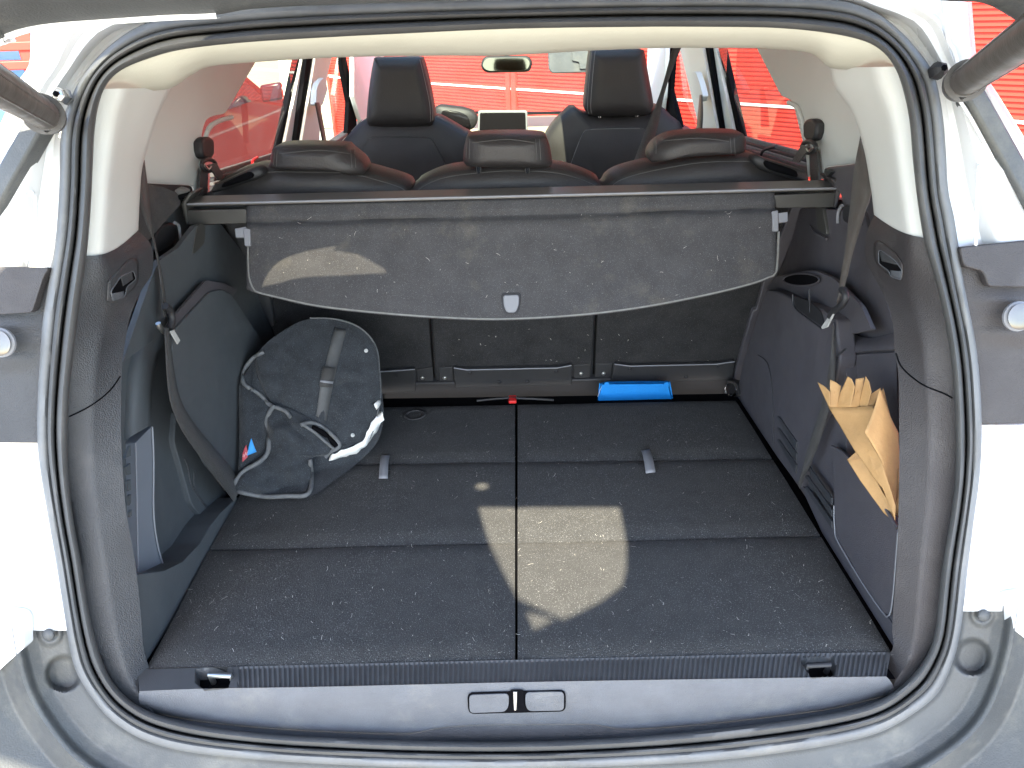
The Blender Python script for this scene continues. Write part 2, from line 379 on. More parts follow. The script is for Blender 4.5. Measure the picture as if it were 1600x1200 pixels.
# parked dark red car, front three quarters, seen through the left quarter window
def parked_car(loc, rot):
    t = thing('parked_car', 'dark red hatchback parked beyond the left side window', 'car', loc)
    prof = [(-2.05, .32), (-2.08, .62), (-1.98, .95), (-1.75, 1.08), (-1.45, 1.36), (-1.0, 1.47), (-.1, 1.48), (.5, 1.36), (1.05, 1.02), (1.75, .90), (2.02, .72), (2.08, .45), (2.02, .28)]
    arch = []
    for cx in (1.3, -1.3):
        arch += [(cx+.36*math.cos(a), .30+.36*math.sin(a)) for a in [math.pi*i/8 for i in range(9)]]
        if cx > 0: arch += [(.8, .22), (-.8, .22)]
    full = prof + arch
    def bl(p):                                    # the cabin tumbles in
        return .86-(.24*max(0, p[1]-.9)/.6)
    vs = [(p[0], -bl(p), p[1]) for p in full]+[(p[0], bl(p), p[1]) for p in full]
    n = len(full); f = [tuple(range(n)), tuple(range(2*n-1, n-1, -1))]+[(i, i+n, (i+1) % n+n, (i+1) % n) for i in range(n)]
    Rm = Matrix.Rotation(rot, 3, 'Z'); L_ = Vector(loc)
    T = lambda v: Rm @ Vector(v)+L_
    mk('body', [T(v) for v in vs], f, M['redcar'], t, bevel=.05, bseg=3)
    for sg in (-1, 1):
        for q in ([(-1.3, 1.3), (-.9, 1.4), (-.35, 1.4), (-.35, 1.0), (-1.45, 1.0)], [(-.28, 1.4), (.42, 1.3), (.85, 1.0), (-.28, 1.0)]):
            pp = [(x, sg*(bl((x, z))+.006), z) for x, z in q]; pb = [(x, sg*(bl((x, z))-.01), z) for x, z in q]; m_ = len(q)
            mk('side_window', [T(v) for v in pp+pb], [tuple(range(m_)), tuple(range(m_, 2*m_))]+[(i, i+m_, (i+1) % m_+m_, (i+1) % m_) for i in range(m_)], M['darkglass'], t)
        mi = [(.62, sg*.88, .98), (.62, sg*1.05, 1.0), (.70, sg*1.05, 1.0), (.74, sg*.88, .98)]
        mk('door_mirror', [T(v) for v in mi]+[T((v[0], v[1], v[2]+.13)) for v in mi], [(0, 1, 2, 3), (4, 5, 6, 7), (0, 1, 5, 4), (1, 2, 6, 5), (2, 3, 7, 6), (3, 0, 4, 7)], M['redcar'], t, bevel=.02)
        hl = [(1.72, sg*.872, .86), (2.0, sg*.80, .74), (2.02, sg*.6, .66), (1.78, sg*.875, .70)]
        mk('headlight', [T(v) for v in hl]+[T((v[0]+.02, v[1]*1.01, v[2])) for v in hl], [(0, 1, 2, 3), (4, 5, 6, 7), (0, 1, 5, 4), (1, 2, 6, 5), (2, 3, 7, 6), (3, 0, 4, 7)], M['white'], t)
        for cx in (1.3, -1.3):
            wv = []
            for yy, rr in ((.70, .29), (.70, .31), (.87, .31), (.87, .29)):
                wv += [T((cx+rr*math.cos(a), sg*yy, .31+rr*math.sin(a))) for a in [2*math.pi*i/24 for i in range(24)]]
            wh = mk('wheel', wv, quads(4, 24, True)+[tuple(range(24)), tuple(range(72, 96))], M['tyre'], t)
            rv = []
            for yy, rr in ((.872, .20), (.885, .19), (.87, .06)): rv += [T((cx+rr*math.cos(a), sg*yy, .31+rr*math.sin(a))) for a in [2*math.pi*i/24 for i in range(24)]]
            mk('rim', rv, quads(3, 24, True)+[tuple(range(48, 72))], M['steel'], wh)
    ws = [(.56, -.6, 1.345), (.56, .6, 1.345), (1.02, .74, 1.05), (1.02, -.74, 1.05)]
    mk('windscreen', [T(v) for v in ws]+[T((v[0]-.01, v[1], v[2]-.03)) for v in ws], [(0, 1, 2, 3), (4, 5, 6, 7), (0, 1, 5, 4), (1, 2, 6, 5), (2, 3, 7, 6), (3, 0, 4, 7)], M['darkglass'], t)
parked_car((-2.90, 5.75, GZ), R(90))

# ================================================================== the car
car = thing('car', 'white family car seen into its open boot from behind', 'car', (0, 3.0, GZ))
# ---- traced loops of the opening (px)
OUT = [(800, 0), (650, 3), (500, 8), (400, 14), (344, 20), (269, 27), (219, 41), (175, 69), (141, 103), (119, 137), (103, 175), (95, 219), (94, 281), (89, 359), (78, 428), (67, 500), (60, 600), (58, 662), (60, 709), (67, 760), (76, 812), (87, 875), (100, 956), (109, 1010), (121, 1052), (147, 1094), (175, 1125), (219, 1153), (281, 1172), (375, 1184), (500, 1193), (650, 1199), (800, 1201), (950, 1197), (1100, 1189), (1225, 1175), (1319, 1159), (1381, 1141), (1431, 1112), (1466, 1081), (1487, 1037), (1498, 997), (1506, 944), (1513, 881), (1523, 803), (1531, 741), (1534, 670), (1530, 584), (1522, 522), (1509, 459), (1497, 385), (1490, 340), (1481, 297), (1477, 234), (1472, 180), (1464, 135), (1453, 106), (1428, 72), (1397, 41), (1366, 19), (1312, 1), (1200, -5), (1000, -5)]
INN = [(800, 45), (619, 53), (500, 59), (375, 67), (281, 78), (234, 91), (194, 106), (172, 122), (160, 141), (152, 169), (147, 203), (144, 266), (141, 328), (136, 390), (130, 430), (120, 506), (109, 600), (105, 662), (105, 697), (108, 759), (116, 822), (125, 869), (137, 947), (147, 994), (158, 1030), (175, 1066), (200, 1092), (232, 1112), (270, 1124), (328, 1136), (420, 1147), (500, 1152), (650, 1158), (807, 1159), (950, 1154), (1100, 1142), (1256, 1122), (1350, 1103), (1394, 1084), (1428, 1053), (1450, 1022), (1462, 987), (1469, 912), (1478, 850), (1489, 787), (1494, 709), (1491, 622), (1487, 569), (1475, 491), (1459, 428), (1444, 375), (1434, 312), (1427, 250), (1422, 187), (1413, 145), (1403, 112), (1387, 87), (1364, 69), (1319, 56), (1256, 47), (1194, 43), (1100, 42), (1000, 42)]
NL = 480; CEN = (800, 590)
def byangle(loop, n):
    c = cs(loop, 1600, True); tab = sorted((math.atan2(p.y-CEN[1], p.x-CEN[0]), (p.x, p.y)) for p in c); out = []
    import bisect
    ks = [t[0] for t in tab]
    for i in range(n):
        a = -math.pi+2*math.pi*i/n; j = bisect.bisect(ks, a); p, q = tab[j-1], tab[j % len(tab)]
        da = (q[0]-p[0]) % (2*math.pi) or 1e-9; t = ((a-p[0]) % (2*math.pi))/da
        out.append(Vector(p[1]).lerp(Vector(q[1]), min(1, t)))
    for _ in range(3): out = [(out[i-1]+out[i]*2+out[(i+1) % n])/4 for i in range(n)]
    return out
# points spread evenly along the loops rather than by angle alone
lo_out = cs(OUT, NL, True)
inn_d = cs(INN, 2400, True)
def nearest_in(i):
    p = lo_out[i]; q = lo_out[(i+1) % NL]-lo_out[i-1]; nn = Vector((-q.y, q.x)).normalized()
    best = min(inn_d, key=lambda c: abs((c-p).dot(q.normalized()))*1.4+(c-p).length*.6); return best.copy()
lo_in = [nearest_in(i) for i in range(NL)]
for _ in range(6): lo_in = [(lo_in[i-1]+lo_in[i]*2+lo_in[(i+1) % NL])/4 for i in range(NL)]
def seal_part(name, prof, m, **k):
    rows = []
    for t, off in prof:
        rows.append([PO(*(a.lerp(b, t)), off+.0012*noise.noise(Vector((i*.15, t*5, 0)))) for i, (a, b) in enumerate(zip(lo_out, lo_in))])
    return loft(name, rows, m, car, closed=True, smooth=60, **k)
seal_part('door_aperture_flange', [(-.02, -.030), (0, -.006), (.03, .000), (.12, .003), (.24, .002), (.34, -.002), (.36, -.010)], M['rubber_edge'])
seal_part('door_seal', [(.33, -.018), (.345, .000), (.38, .007), (.45, .010), (.52, .008), (.57, .001), (.59, -.012), (.605, -.020), (.62, -.012), (.64, .001), (.70, .009), (.80, .012), (.90, .009), (.98, .002), (1.01, -.012), (1.02, -.03)], M['rubber'])

# ---- body outside the seal
ND = 1920; lo_dense = cs([tuple(p) for p in lo_out], ND, True)
def outer_strip(name, i0, i1, prof, m, dent=None, **k):
    """prof: (distance px outside the seal, offset toward the viewer)"""
    rows = []; idx = list(range(i0, i1+1))
    for d, off in prof:
        row = []
        for i in idx:
            p = lo_dense[i % ND]; q = (lo_dense[(i+12) % ND]-lo_dense[(i-12) % ND]).normalized(); nn = Vector((-q.y, q.x))
            if nn.dot(p-Vector(CEN)) < 0: nn = -nn
            w = p+nn*d; o2 = off
            if dent: o2 += dent(w.x, w.y)
            row.append(PO(w.x, w.y, o2))
        rows.append(row)
    return loft(name, rows, m, car, smooth=60, **k)
def idx_at(x, y): return min(range(ND), key=lambda i: (lo_dense[i]-Vector((x, y))).length)
# white body as rows of height: from the seal edge outwards to the silhouette
def xo(y, side):
    pts = [p for p in lo_out if (p.x < 800) == (side < 0) and abs(p.y-y) < 30]
    if not pts: return None
    return min(pts, key=lambda p: abs(p.y-y)).x
SIL = {-1: [(-80, 60), (45, 58), (115, 57), (125, 30), (183, 18), (300, -60), (480, -130)], 1: [(-80, 1503), (0, 1508), (60, 1513), (100, 1516), (140, 1545), (230, 1600), (330, 1662), (480, 1740)]}
def body_side(side, y0, y1, name, m, prof, dent=None, n=40, extra=0):
    rows = []
    sgn = side
    for i in range(n+1):
        y = y0+(y1-y0)*i/n; yy = max(y, 28)
        x0 = xo(max(y, 120), side) if y > 100 else None
        if x0 is None or y < 120:
            cand = [p for p in lo_out if (p.x < 800) == (side < 0) and p.y < 400]
            x0 = min(cand, key=lambda p: abs(p.y-max(y, 8))).x
            if y < 8: x0 = 800+side*(460+(8-y)*-2)
        xs = interp(SIL[side], y); span = (xs-x0)*sgn
        row = []
        for d, off in prof:
            x = x0+sgn*(d*span if d <= 1 else span+(d-1)*200)
            o2 = off+(dent(x, y) if dent else 0)
            row.append(PO(x, y, o2))
        rows.append(row)
    # smooth along y a little
    for _ in range(2):
        rows = [rows[0]]+[[(a+b*2+c)/4 for a, b, c in zip(rows[i-1], rows[i], rows[i+1])] for i in range(1, len(rows)-1)]+[rows[-1]]
    return loft(name, rows, m, car, smooth=45)
profW = [(-.03, -.03), (.0, -.03), (.10, -.034), (.2, -.030), (.3, -.012), (.36, -.006), (.5, -.004), (.62, .004), (.66, .0), (.7, -.006), (.85, .0), (.97, .004), (1.0, -.002), (1.02, -.03), (1.05, -.12)]
for side in (-1, 1):
    body_side(side, -90, 398 if side > 0 else 420, 'rear_pillar', M['paint'], profW)
def cluster_dent(cx, cy, r=26):
    def f(x, y):
        d = math.hypot(x-cx, y-cy); v = 0
        v += .012*sstep(1-(d-r)/26) if d > r else .012
        if d < 20: v -= .006
        return v
    return f
profL = [(-.03, -.03), (0, -.012), (.06, -.010), (.3, -.008), (.5, .0), (.8, .006), (1, .01), (1.3, .02)]
body_side(-1, 420, 692, 'tail_lamp_surround', M['plastic'], profL, cluster_dent(4, 535), n=70)
body_side(1, 398, 662, 'tail_lamp_surround', M['plastic_brown'], profL, cluster_dent(1588, 494), n=70)
# upper dusty plate of the surround
slab('corner_plate', [PO(*p, .006) for p in rnd([(-30, 416), (77, 418), (68, 432), (50, 488), (-30, 494)], 6)], .012, M['plastic_brown'], car)
slab('corner_plate', [PO(*p, .006) for p in rnd([(1499, 386), (1640, 372), (1640, 450), (1545, 448), (1536, 424), (1506, 416)], 6)], .012, M['plastic_brown'], car)
for (x, y) in ((3, 535), (1589, 494)):
    c = PO(x, y, .016)
    b = disc('round_lamp_rim', c, ON, .019, .006, M['greyclip'], car, seg=32); disc('lens', c+ON*.0078, ON, .0168, .0016, M['lampglass'], b, seg=32, dome=.02)
profW2 = [(-.03, -.03), (0, -.02), (.1, -.018), (.3, -.012), (.5, -.004), (.8, .004), (1, .006), (1.3, -.01)]
body_side(-1, 694, 985, 'rear_wing_edge', M['paint'], profW2)
body_side(1, 664, 955, 'rear_wing_edge', M['paint'], profW2)
# weld beads and black edge strips of the rear pillars
for sd, a, b in ((-1, (52, 192), (0, 285)), (1, (1525, 144), (1600, 278))):
    d = Vector(b)-Vector(a); e = Vector(a)+d*2.2; w = 16
    s_ = Vector((-d.y, d.x)).normalized()*w
    q = [Vector(a)+s_, Vector(a)-s_, e-s_, e+s_]
    slab('edge_strip', [PO(p.x, p.y, .012) for p in q], .03, M['bumper'], car, bevel=.004)
for L_ in ([(1500, 158), (1520, 190), (1560, 265), (1600, 345), (1640, 430)], [(1527, 270), (1526, 330), (1524, 385)], [(1475, 0), (1480, 60), (1490, 78), (1498, 110)], [(30, 305), (12, 345), (0, 372)], [(55, 305), (57, 360), (58, 415)]):
    tube('seam_bead', [PO(p.x, p.y, -.0005+.004) for p in cs(L_, 20)], .0022, M['paint'], car)
for (x, y) in ((1530, 261), (50, 302)):
    disc('plug', PO(x, y, .000), ON, .004, .003, M['paint'], car)
# bumper
iL = idx_at(101, 962); iR = idx_at(1504, 940)
holes = [((100, 1052), 27), ((1519, 1026), 27)]; bolts = [(78, 990), (1535, 960)]
def bdent(x, y):
    v = 0
    for (c, r) in holes:
        d = math.hypot(x-c[0], y-c[1]); 
        if d < r+4: v -= .016*sstep((r+3-d)/8)
    for c in bolts:
        d = math.hypot(x-c[0], y-c[1])
        if d < 22: v += .004*sstep((22-d)/6)
        if d < 13: v -= .003*sstep((13-d)/4)
    return v
pb = []
for d in range(0, 300, 3):
    pb.append((d, interp([(0, -.026), (4, -.030), (46, -.022), (66, -.010), (76, .006), (84, .010), (92, .004), (112, -.004), (180, .03), (300, .10)], d)))
iL2, iR2 = (iL, iR) if iL < iR else (iR, iL)
outer_strip('bumper', iL2, iR2, [(-4, -.03)]+pb, M['bumper'], bdent)
for c in bolts:
    p = PO(*c, -.018); b = disc('bumper_bolt', p+ON*.002, ON, .0085, .005, M['bumper'], car, seg=24)
# filler under the tabs, so the wing does not show through
for q in ([(-140, 930), (30, 962), (36, 972), (38, 1012), (0, 1046), (-140, 1170)], [(1740, 900), (1576, 934), (1582, 946), (1584, 984), (1610, 1004), (1740, 1110)]):
    slab('wing_lower_corner', [PO(*p, .0095) for p in rnd(q, 4, 3)], .02, M['paint'], car, bevel=.003)
# ---- tailgate raised overhead, its struts
tg = [(-260, 150), (0, 66), (15, 56), (42, 46), (90, 37), (180, 30), (270, 24), (345, 21), (420, 10), (600, 3), (800, -4), (1000, -8), (1280, -20), (1400, -9), (1470, 0), (1530, 4), (1580, 30), (1640, 70), (1860, 170)]
TGY = .80
def tgp(px, py, k=0):
    return PY(px, py, TGY)+Vector((0, -.0, .0))
tl = cs(tg, 120)
rows = []
for dy, dz in ((.05, .030), (.02, .022), (0, .010), (-.004, 0), (-.012, -.001), (-.02, .004), (-.05, .016), (-.09, .030)):
    rows.append([PY(p.x, p.y, TGY)+Vector((0, dy, dz)) for p in tl])
loft('tailgate_lower_edge', rows, M['bumper'], car, smooth=60)
rows = []
for dy, dz in ((-.002, -.0035), (-.014, -.0045), (-.014, .001)):
    rows.append([PY(p.x, p.y, TGY)+Vector((0, dy, dz)) for p in cs(tg[:8], 60)])
loft('tailgate_rim', rows, M['paint'], car, smooth=60)
# the raised panel itself: outline and openings shaped to cast the sun patches
PATCH = [(748, 793), (968, 793), (979, 850), (978, 890), (972, 915), (935, 942), (880, 968), (808, 935), (790, 900), (765, 850)]
STRIPE = [(822, 956), (866, 968), (835, 984)]
COVER_PATCH = [(392, 404), (440, 388), (505, 374), (540, 376), (520, 392), (560, 398), (600, 420), (640, 488), (600, 488), (580, 440), (548, 430), (560, 484), (470, 474), (400, 456)]
def tz(y): return 1.0+(.92-y)*.12                  # underside height of the raised panel
def to_gate(p):
    # travel from p toward the sun until the panel's plane z = 1.0 + (.92-y)*.12
    t = (1.0+(.92-p.y)*.12-p.z)/(sdir.z+sdir.y*.12); return p+sdir*t
hole_sets = [[to_gate(PZ(*q, 0)) for q in PATCH], [to_gate(PZ(*q, 0)) for q in STRIPE], [to_gate(PT(*q)) for q in COVER_PATCH]]  # openings made up: patch outlines carried back toward the sun
hole_sets.append([to_gate(PZ(743+6*math.cos(a)*1.8+10, 760+5*math.sin(a), 0)) for a in [k*math.pi/3 for k in range(6)]])
bm = bmesh.new()
ol = [(-.59, .93), (-.60, .50), (-.73, .36), (-.80, .10), (-.98, -.10), (-.98, -.50), (-.8, -.70), (0, -.78), (.8, -.70), (.95, -.50), (.92, -.10), (.76, .14), (.66, .5), (.64, .93)]
loops = [[Vector((x, y, tz(y))) for x, y in ol]]+hole_sets
for lp in loops:
    vv = [bm.verts.new(v) for v in lp]
    for i in range(len(vv)): bm.edges.new((vv[i-1], vv[i]))
bmesh.ops.triangle_fill(bm, use_beauty=True, use_dissolve=False, edges=bm.edges[:])
ex = bmesh.ops.extrude_face_region(bm, geom=bm.faces[:]); bmesh.ops.translate(bm, verts=[v for v in ex['geom'] if isinstance(v, bmesh.types.BMVert)], vec=tuple(sdir*.03))
bm.verts.ensure_lookup_table(); idx = {v: i for i, v in enumerate(bm.verts)}
mk('tailgate', [v.co.copy() for v in bm.verts], [tuple(idx[v] for v in f.verts) for f in bm.faces], M['roofliner'], car, smooth=0); bm.free()
gv = [Vector((x, y, tz(y)+.012)) for x, y in ((-.56, .90), (.56, .90), (.56, .62), (-.56, .62))]
mk('tailgate_window_glass', gv, [(0, 1, 2, 3)], M['darktint'], car, smooth=0)  # dark pane added to dim the sun patch on the cover
for sd, knuckle, far, ry in ((-1, (77, 184), (-130, 58), .72), (1, (1498, 134), (1760, -52), .72)):
    A = PO(*knuckle, .03); B = PY(*far, .46)
    d = (B-A); L_ = d.length; d.normalize()
    st = tube('gas_strut', [A+d*.045, A+d*.05, B], [.010, .0165, .0165], M['strut'], car, seg=28)
    tube('end_sleeve', [A+d*.002, A+d*.008, A+d*.02, A+d*.052, A+d*.053, A+d*.045], [.010, .017, .0205, .0225, .0185, .0175], M['strut'], st, seg=28)
    tube('ball_stud', [A-d*.022, A-d*.004, A+d*.006], [.006, .0075, .007], M['steel'], st, seg=12)
    # moulded ridges along the tube
    up = Vector((0, 0, 1)); s1 = d.cross(up).normalized(); s2 = s1.cross(d)
    for an in (.3, 2.2, 3.3, 4.2):
        o_ = (s1*math.cos(an)+s2*math.sin(an))*.0163; tube('ridge', [A+d*.055+o_, B+o_], .0012, M['strut'], st, seg=6)
for c in ((102, 152), (1462, 112)):
    p = PO(*c, .004); b = disc('hinge_bolt', p, ON, .0105, .014, M['chrome'] if c[0] < 800 else M['softblack'], car, seg=6); disc('socket', p+ON*.0185, ON, .004, .001, M['pit'], b, seg=6)

# ---- roof, header, pillar trims
HL = [(150, 141), (200, 143), (236, 142), (269, 137), (300, 117), (328, 104), (400, 97), (500, 91), (600, 88), (700, 87.5), (800, 86.5), (925, 79), (1050, 75), (1128, 75), (1200, 76), (1262, 82), (1280, 92), (1297, 106), (1330, 109), (1370, 107), (1405, 104)]
HU = [(161, 137), (175, 118), (194, 106), (234, 91), (281, 78), (375, 67), (500, 59), (619, 53), (800, 45), (1000, 42), (1100, 42), (1194, 43), (1256, 47), (1319, 56), (1364, 69), (1387, 87), (1402, 108)]
nh = 110; a_ = cs(HU, nh); b_ = cs(HL, nh)
rows = []
for t, off in ((-.08, -.02), (0, -.006), (.12, -.010), (.35, -.022), (.6, -.045), (.85, -.085), (1.0, -.13)):
    rows.append([PO(*(p.lerp(q, t)), off) for p, q in zip(a_, b_)])
last = rows[-1]
rows.append([v+Vector((0, .05, .02)) for v in last]); rows.append([Vector((v.x, v.y+.12, .92)) for v in last]); 
loft('roof_header_trim', rows, M['header'], car, smooth=60)
# headliner with the glazed roof opening and its added notch, and the outer roof skin
def frame(name, x0, x1, y0, y1, hx0, hx1, hy0, hy1, z0, z1, m):
    vs = []
    for z in (z0, z1): vs += [(x0, y0, z), (x1, y0, z), (x1, y1, z), (x0, y1, z), (hx0, hy0, z), (hx1, hy0, z), (hx1, hy1, z), (hx0, hy1, z)]
    f = []
    for i in range(4):
        j = (i+1) % 4; f += [(i, j, j+4, i+4), (i+8, j+8, j+12, i+12), (i, j, j+8, i+8), (i+4, j+4, j+12, i+12)]
    return mk(name, vs, f, m, car, smooth=0)
def plate(name, outline, holes, z, th, m):
    bm = bmesh.new()
    for lp in [outline]+holes:
        vv = [bm.verts.new((x, y, z)) for x, y in lp]
        for i in range(len(vv)): bm.edges.new((vv[i-1], vv[i]))
    bmesh.ops.triangle_fill(bm, use_beauty=True, use_dissolve=False, edges=bm.edges[:])
    ex = bmesh.ops.extrude_face_region(bm, geom=bm.faces[:]); bmesh.ops.translate(bm, verts=[v for v in ex['geom'] if isinstance(v, bmesh.types.BMVert)], vec=(0, 0, th))
    bm.verts.ensure_lookup_table(); ix = {v: i for i, v in enumerate(bm.verts)}
    o = mk(name, [v.co.copy() for v in bm.verts], [tuple(ix[v] for v in f.verts) for f in bm.faces], m, car, smooth=0); bm.free(); return o
RH = [(-.46, 2.32), (-.02, 2.32), (-.02, 1.84), (.13, 1.84), (.13, 2.32), (.46, 2.32), (.46, 2.95), (-.46, 2.95)]  # narrow notch added to bring sun onto the passenger seat's bolster
plate('headliner', [(-.66, 1.12), (.66, 1.12), (.66, 3.25), (-.66, 3.25)], [RH], .885, .015, M['light'])
plate('roof_panel', [(-.70, .98), (.70, .98), (.70, 3.30), (-.70, 3.30)], [[(x, y) for x, y in RH]], .935, .02, M['paint'])
plate('roof_glass', RH, [], .931, .003, M['glass'])

PTL_A = [(159, 139), (152, 169), (147, 203), (144, 266), (141, 328), (137, 369), (134, 402)]
PTL_B = [(268, 137), (250, 175), (237, 212), (223, 259), (219, 300), (217, 340), (216, 363)]
PTR_A = [(1403, 104), (1412, 141), (1422, 187), (1427, 250), (1434, 312), (1440, 350), (1445, 374)]
PTR_B = [(1297, 106), (1303, 134), (1331, 175), (1350, 234), (1361, 297), (1364, 320), (1366, 339)]
def bottom(t, side):   # curved lower edge
    return 0
for side, A_, B_ in ((-1, PTL_A, PTL_B), (1, PTR_A, PTR_B)):
    n = 40; a = cs(A_, n); b = cs(B_, n); rows = []
    for t in [i/14 for i in range(15)]:
        row = []
        for i in range(n):
            p = a[i].lerp(b[i], t); k = (i/(n-1))**3; p.y += math.sin(math.pi*t)*(12 if side < 0 else 7)*k
            dd = .022+.17*t**1.6-(.012*math.exp(-((t-.33)/.16)**2))
            row.append(PO(p.x, p.y, -dd))
        rows.append(row)
    rows.append([v+Vector((-side*-.03, .04, 0)) for v in rows[-1]])
    loft('rear_pillar_trim', rows, M['light'], car, smooth=60)
# pale side trims between pillar and side glass
SX = .64
pl = [(215, 290), (231, 286), (303, 290), (303, 302), (318, 302), (313, 240), (316, 205), (322, 186), (336, 180), (352, 178), (400, 96), (404, 60), (300, 60), (200, 120), (190, 200)]
slab('side_roof_trim', [PX(*p, -SX) for p in rnd(pl, 7, 3)], .03, M['light'], car, bevel=.006, bseg=3)
pr = [(1375, 255), (1344, 255), (1287, 261), (1290, 280), (1268, 280), (1252, 215), (1243, 180), (1239, 160), (1230, 154), (1220, 151), (1180, 72), (1178, 30), (1330, 30), (1400, 100), (1400, 200)]
slab('side_roof_trim', [PX(*p, SX) for p in rnd(pr, 7, 3)], .03, M['light'], car, bevel=.006, bseg=3)
for side, L_ in ((-1, [(322, 300), (316, 250), (322, 212), (330, 196), (345, 188), (362, 183)]), (1, [(1266, 275), (1262, 235), (1256, 200), (1250, 178), (1244, 166), (1232, 160)])):
    tube('belt_recess_edge', [PX(p.x, p.y, side*(SX-.004)) for p in cs(L_, 18)], .005, M['light'], car)

# ---- side glass, pillars, belt line (planes x = +-.70)
GX = .72
def side_slab(name, px, side, x, d, m, **k): return slab(name, [PX(*p, side*x) for p in px], d, m, car, **k)
for sd in (-1, 1):
    gx = sd*.74; mk('rear_side_glass', [(gx, 1.35, .40), (gx, 2.55, .36), (gx*.93, 2.45, .9), (gx*.93, 1.25, .9)], [(0, 1, 2, 3)], M['tint'], car, smooth=0); mk('front_side_glass', [(gx, 2.66, .36), (gx, 3.7, .34), (gx*.93, 3.2, .9), (gx*.93, 2.56, .9)], [(0, 1, 2, 3)], M['glass'], car, smooth=0)
# left pillars
for nm, q, m, x in (('rear_door_glass_channel', [(466, 85), (475, 85), (442, 240), (434, 240)], 'pit', .715), ('centre_pillar', [(475, 80), (512, 80), (478, 250), (440, 250)], 'light', .705),
                    ('door_seal_strip', [(481, 80), (494, 80), (467, 250), (459, 250)], 'pit', .690), ('centre_pillar_trim', [(494, 82), (521, 80), (503, 160), (497, 250), (467, 250)], 'light', .680),
                    ('front_pillar_trim', [(553, 80), (600, 80), (600, 220), (568, 200), (553, 150)], 'light', .67), ('front_pillar_seal', [(531, 80), (539, 80), (556, 160), (560, 250), (541, 250), (546, 160)], 'pit', .70)):
    side_slab(nm, q, -1, x, .02, M[m], bevel=.003)
for nm, q, m, x in (('rear_door_glass_channel', [(1117, 70), (1127, 70), (1162, 230), (1149, 230)], 'pit', .715), ('centre_pillar', [(1060, 70), (1117, 70), (1152, 235), (1100, 235)], 'light', .705),
                    ('door_seal_strip', [(1097, 70), (1107, 70), (1132, 240), (1125, 240)], 'pit', .690), ('centre_pillar_trim', [(1066, 70), (1097, 70), (1126, 240), (1104, 240), (1088, 130)], 'light', .680),
                    ('front_pillar_trim', [(1012, 70), (1040, 70), (1036, 150), (1030, 200), (1008, 200)], 'light', .67), ('front_pillar_seal', [(1041, 70), (1052, 70), (1047, 140), (1060, 190), (1064, 215), (1040, 190)], 'pit', .70)):
    side_slab(nm, q, 1, x, .02, M[m], bevel=.003)
# belt line: window sill mouldings
for sd, a, b in ((-1, [(335, 268), (455, 231)], [(335, 300), (455, 250)]), (1, [(1160, 213), (1275, 243)], [(1160, 236), (1275, 275)])):
    for k, (t0, t1, m, x) in enumerate(((0, .28, 'coveredge', .70), (.30, .5, 'softblack', .694), (.52, .7, 'coveredge', .688), (.72, 1.2, 'plastic_brown', .68))):
        q = [Vector(a[0]).lerp(Vector(b[0]), t0), Vector(a[1]).lerp(Vector(b[1]), t0), Vector(a[1]).lerp(Vector(b[1]), t1), Vector(a[0]).lerp(Vector(b[0]), t1)]
        side_slab('window_sill_moulding', [tuple(v) for v in q], sd, x, .012, M[m], bevel=.002)
    tube('assist_hook', [PX(p.x, p.y, sd*.67) for p in cs([(1189, 243), (1192, 236), (1200, 232), (1213, 229)] if sd > 0 else [(402, 246), (396, 250), (394, 255), (400, 258)], 10)], .004, M['red'] if sd < 0 else M['softblack'], car)
# door and side walls below the glass, outer skin
for sd in (-1, 1):
    box('door_inner_panel', (min(sd*.70, sd*.74), 1.75, -.55), (max(sd*.70, sd*.74), 3.9, .405), M['plastic'], car)
    box('body_side_panel', (min(sd*.80, sd*.88), .95, -.5), (max(sd*.80, sd*.88), 4.6, .24), M['paint'], car, bevel=.03)
    box('wheel_well_wall', (min(sd*.655, sd*.70), .98, -.15), (max(sd*.655, sd*.70), 1.70, .42), M['softblack'], car)
box('rear_cabin_floor', (-.70, 1.62, -.40), (.70, 4.0, -.36), M['carpet'], car)
box('front_bulkhead', (-.70, 4.0, -.5), (.70, 4.05, .36), M['softblack'], car)
box('bonnet', (-.78, 4.1, .05), (.78, 4.9, .13), M['paint'], car, bevel=.03)
# dashboard, windscreen
vs = []
prof = [(3.05, -.30), (3.02, .10), (3.04, .30), (3.10, .375), (3.3, .395), (3.95, .38)]
rows = [[Vector((x, y-.06*(x/.7)**2, z)) for x in [(-.70+i*.07) for i in range(21)]] for y, z in prof]
loft('dashboard', rows, M['beige'], car, smooth=50)
tube('dashboard_edge', [PY(p.x, p.y, 3.45) for p in cs([(700, 182), (740, 176), (826, 177), (890, 176), (925, 178)], 16)], .006, M['softblack'], car)
mk('windscreen', [(-.64, 3.95, .38), (.64, 3.95, .38), (.55, 3.25, .92), (-.55, 3.25, .92)], [(0, 1, 2, 3)], M['dusty'], car, smooth=0)
ic = pillow('instrument_binnacle', [(680, 168), (710, 167), (735, 172), (746, 184), (742, 198), (728, 205), (700, 208), (680, 205)], lambda a, b: PY(a, b, 3.0), .015, .05, M['softblack'], car)
pillow('instrument_glass', [(690, 175), (712, 174), (728, 180), (734, 190), (730, 198), (700, 200)], lambda a, b: PY(a, b, 2.975), .004, .005, M['screen'], ic)
sc = slab('touch_screen', [PY(*p, 2.92) for p in rnd([(747, 173), (824, 173), (825, 212), (746, 212)], 4)], .02, M['greyclip'], car); slab('screen_glass', [PY(*p, 2.917) for p in rnd([(750, 176), (821, 176), (822, 212), (749, 212)], 3)], .004, M['screen'], sc, bevel=.0005)
mr = slab('interior_mirror', [PY(*p, 2.95) for p in rnd([(755, 88), (826, 87), (833, 97), (828, 113), (758, 114), (750, 104)], 8)], .03, M['softblack'], car, bevel=.008)
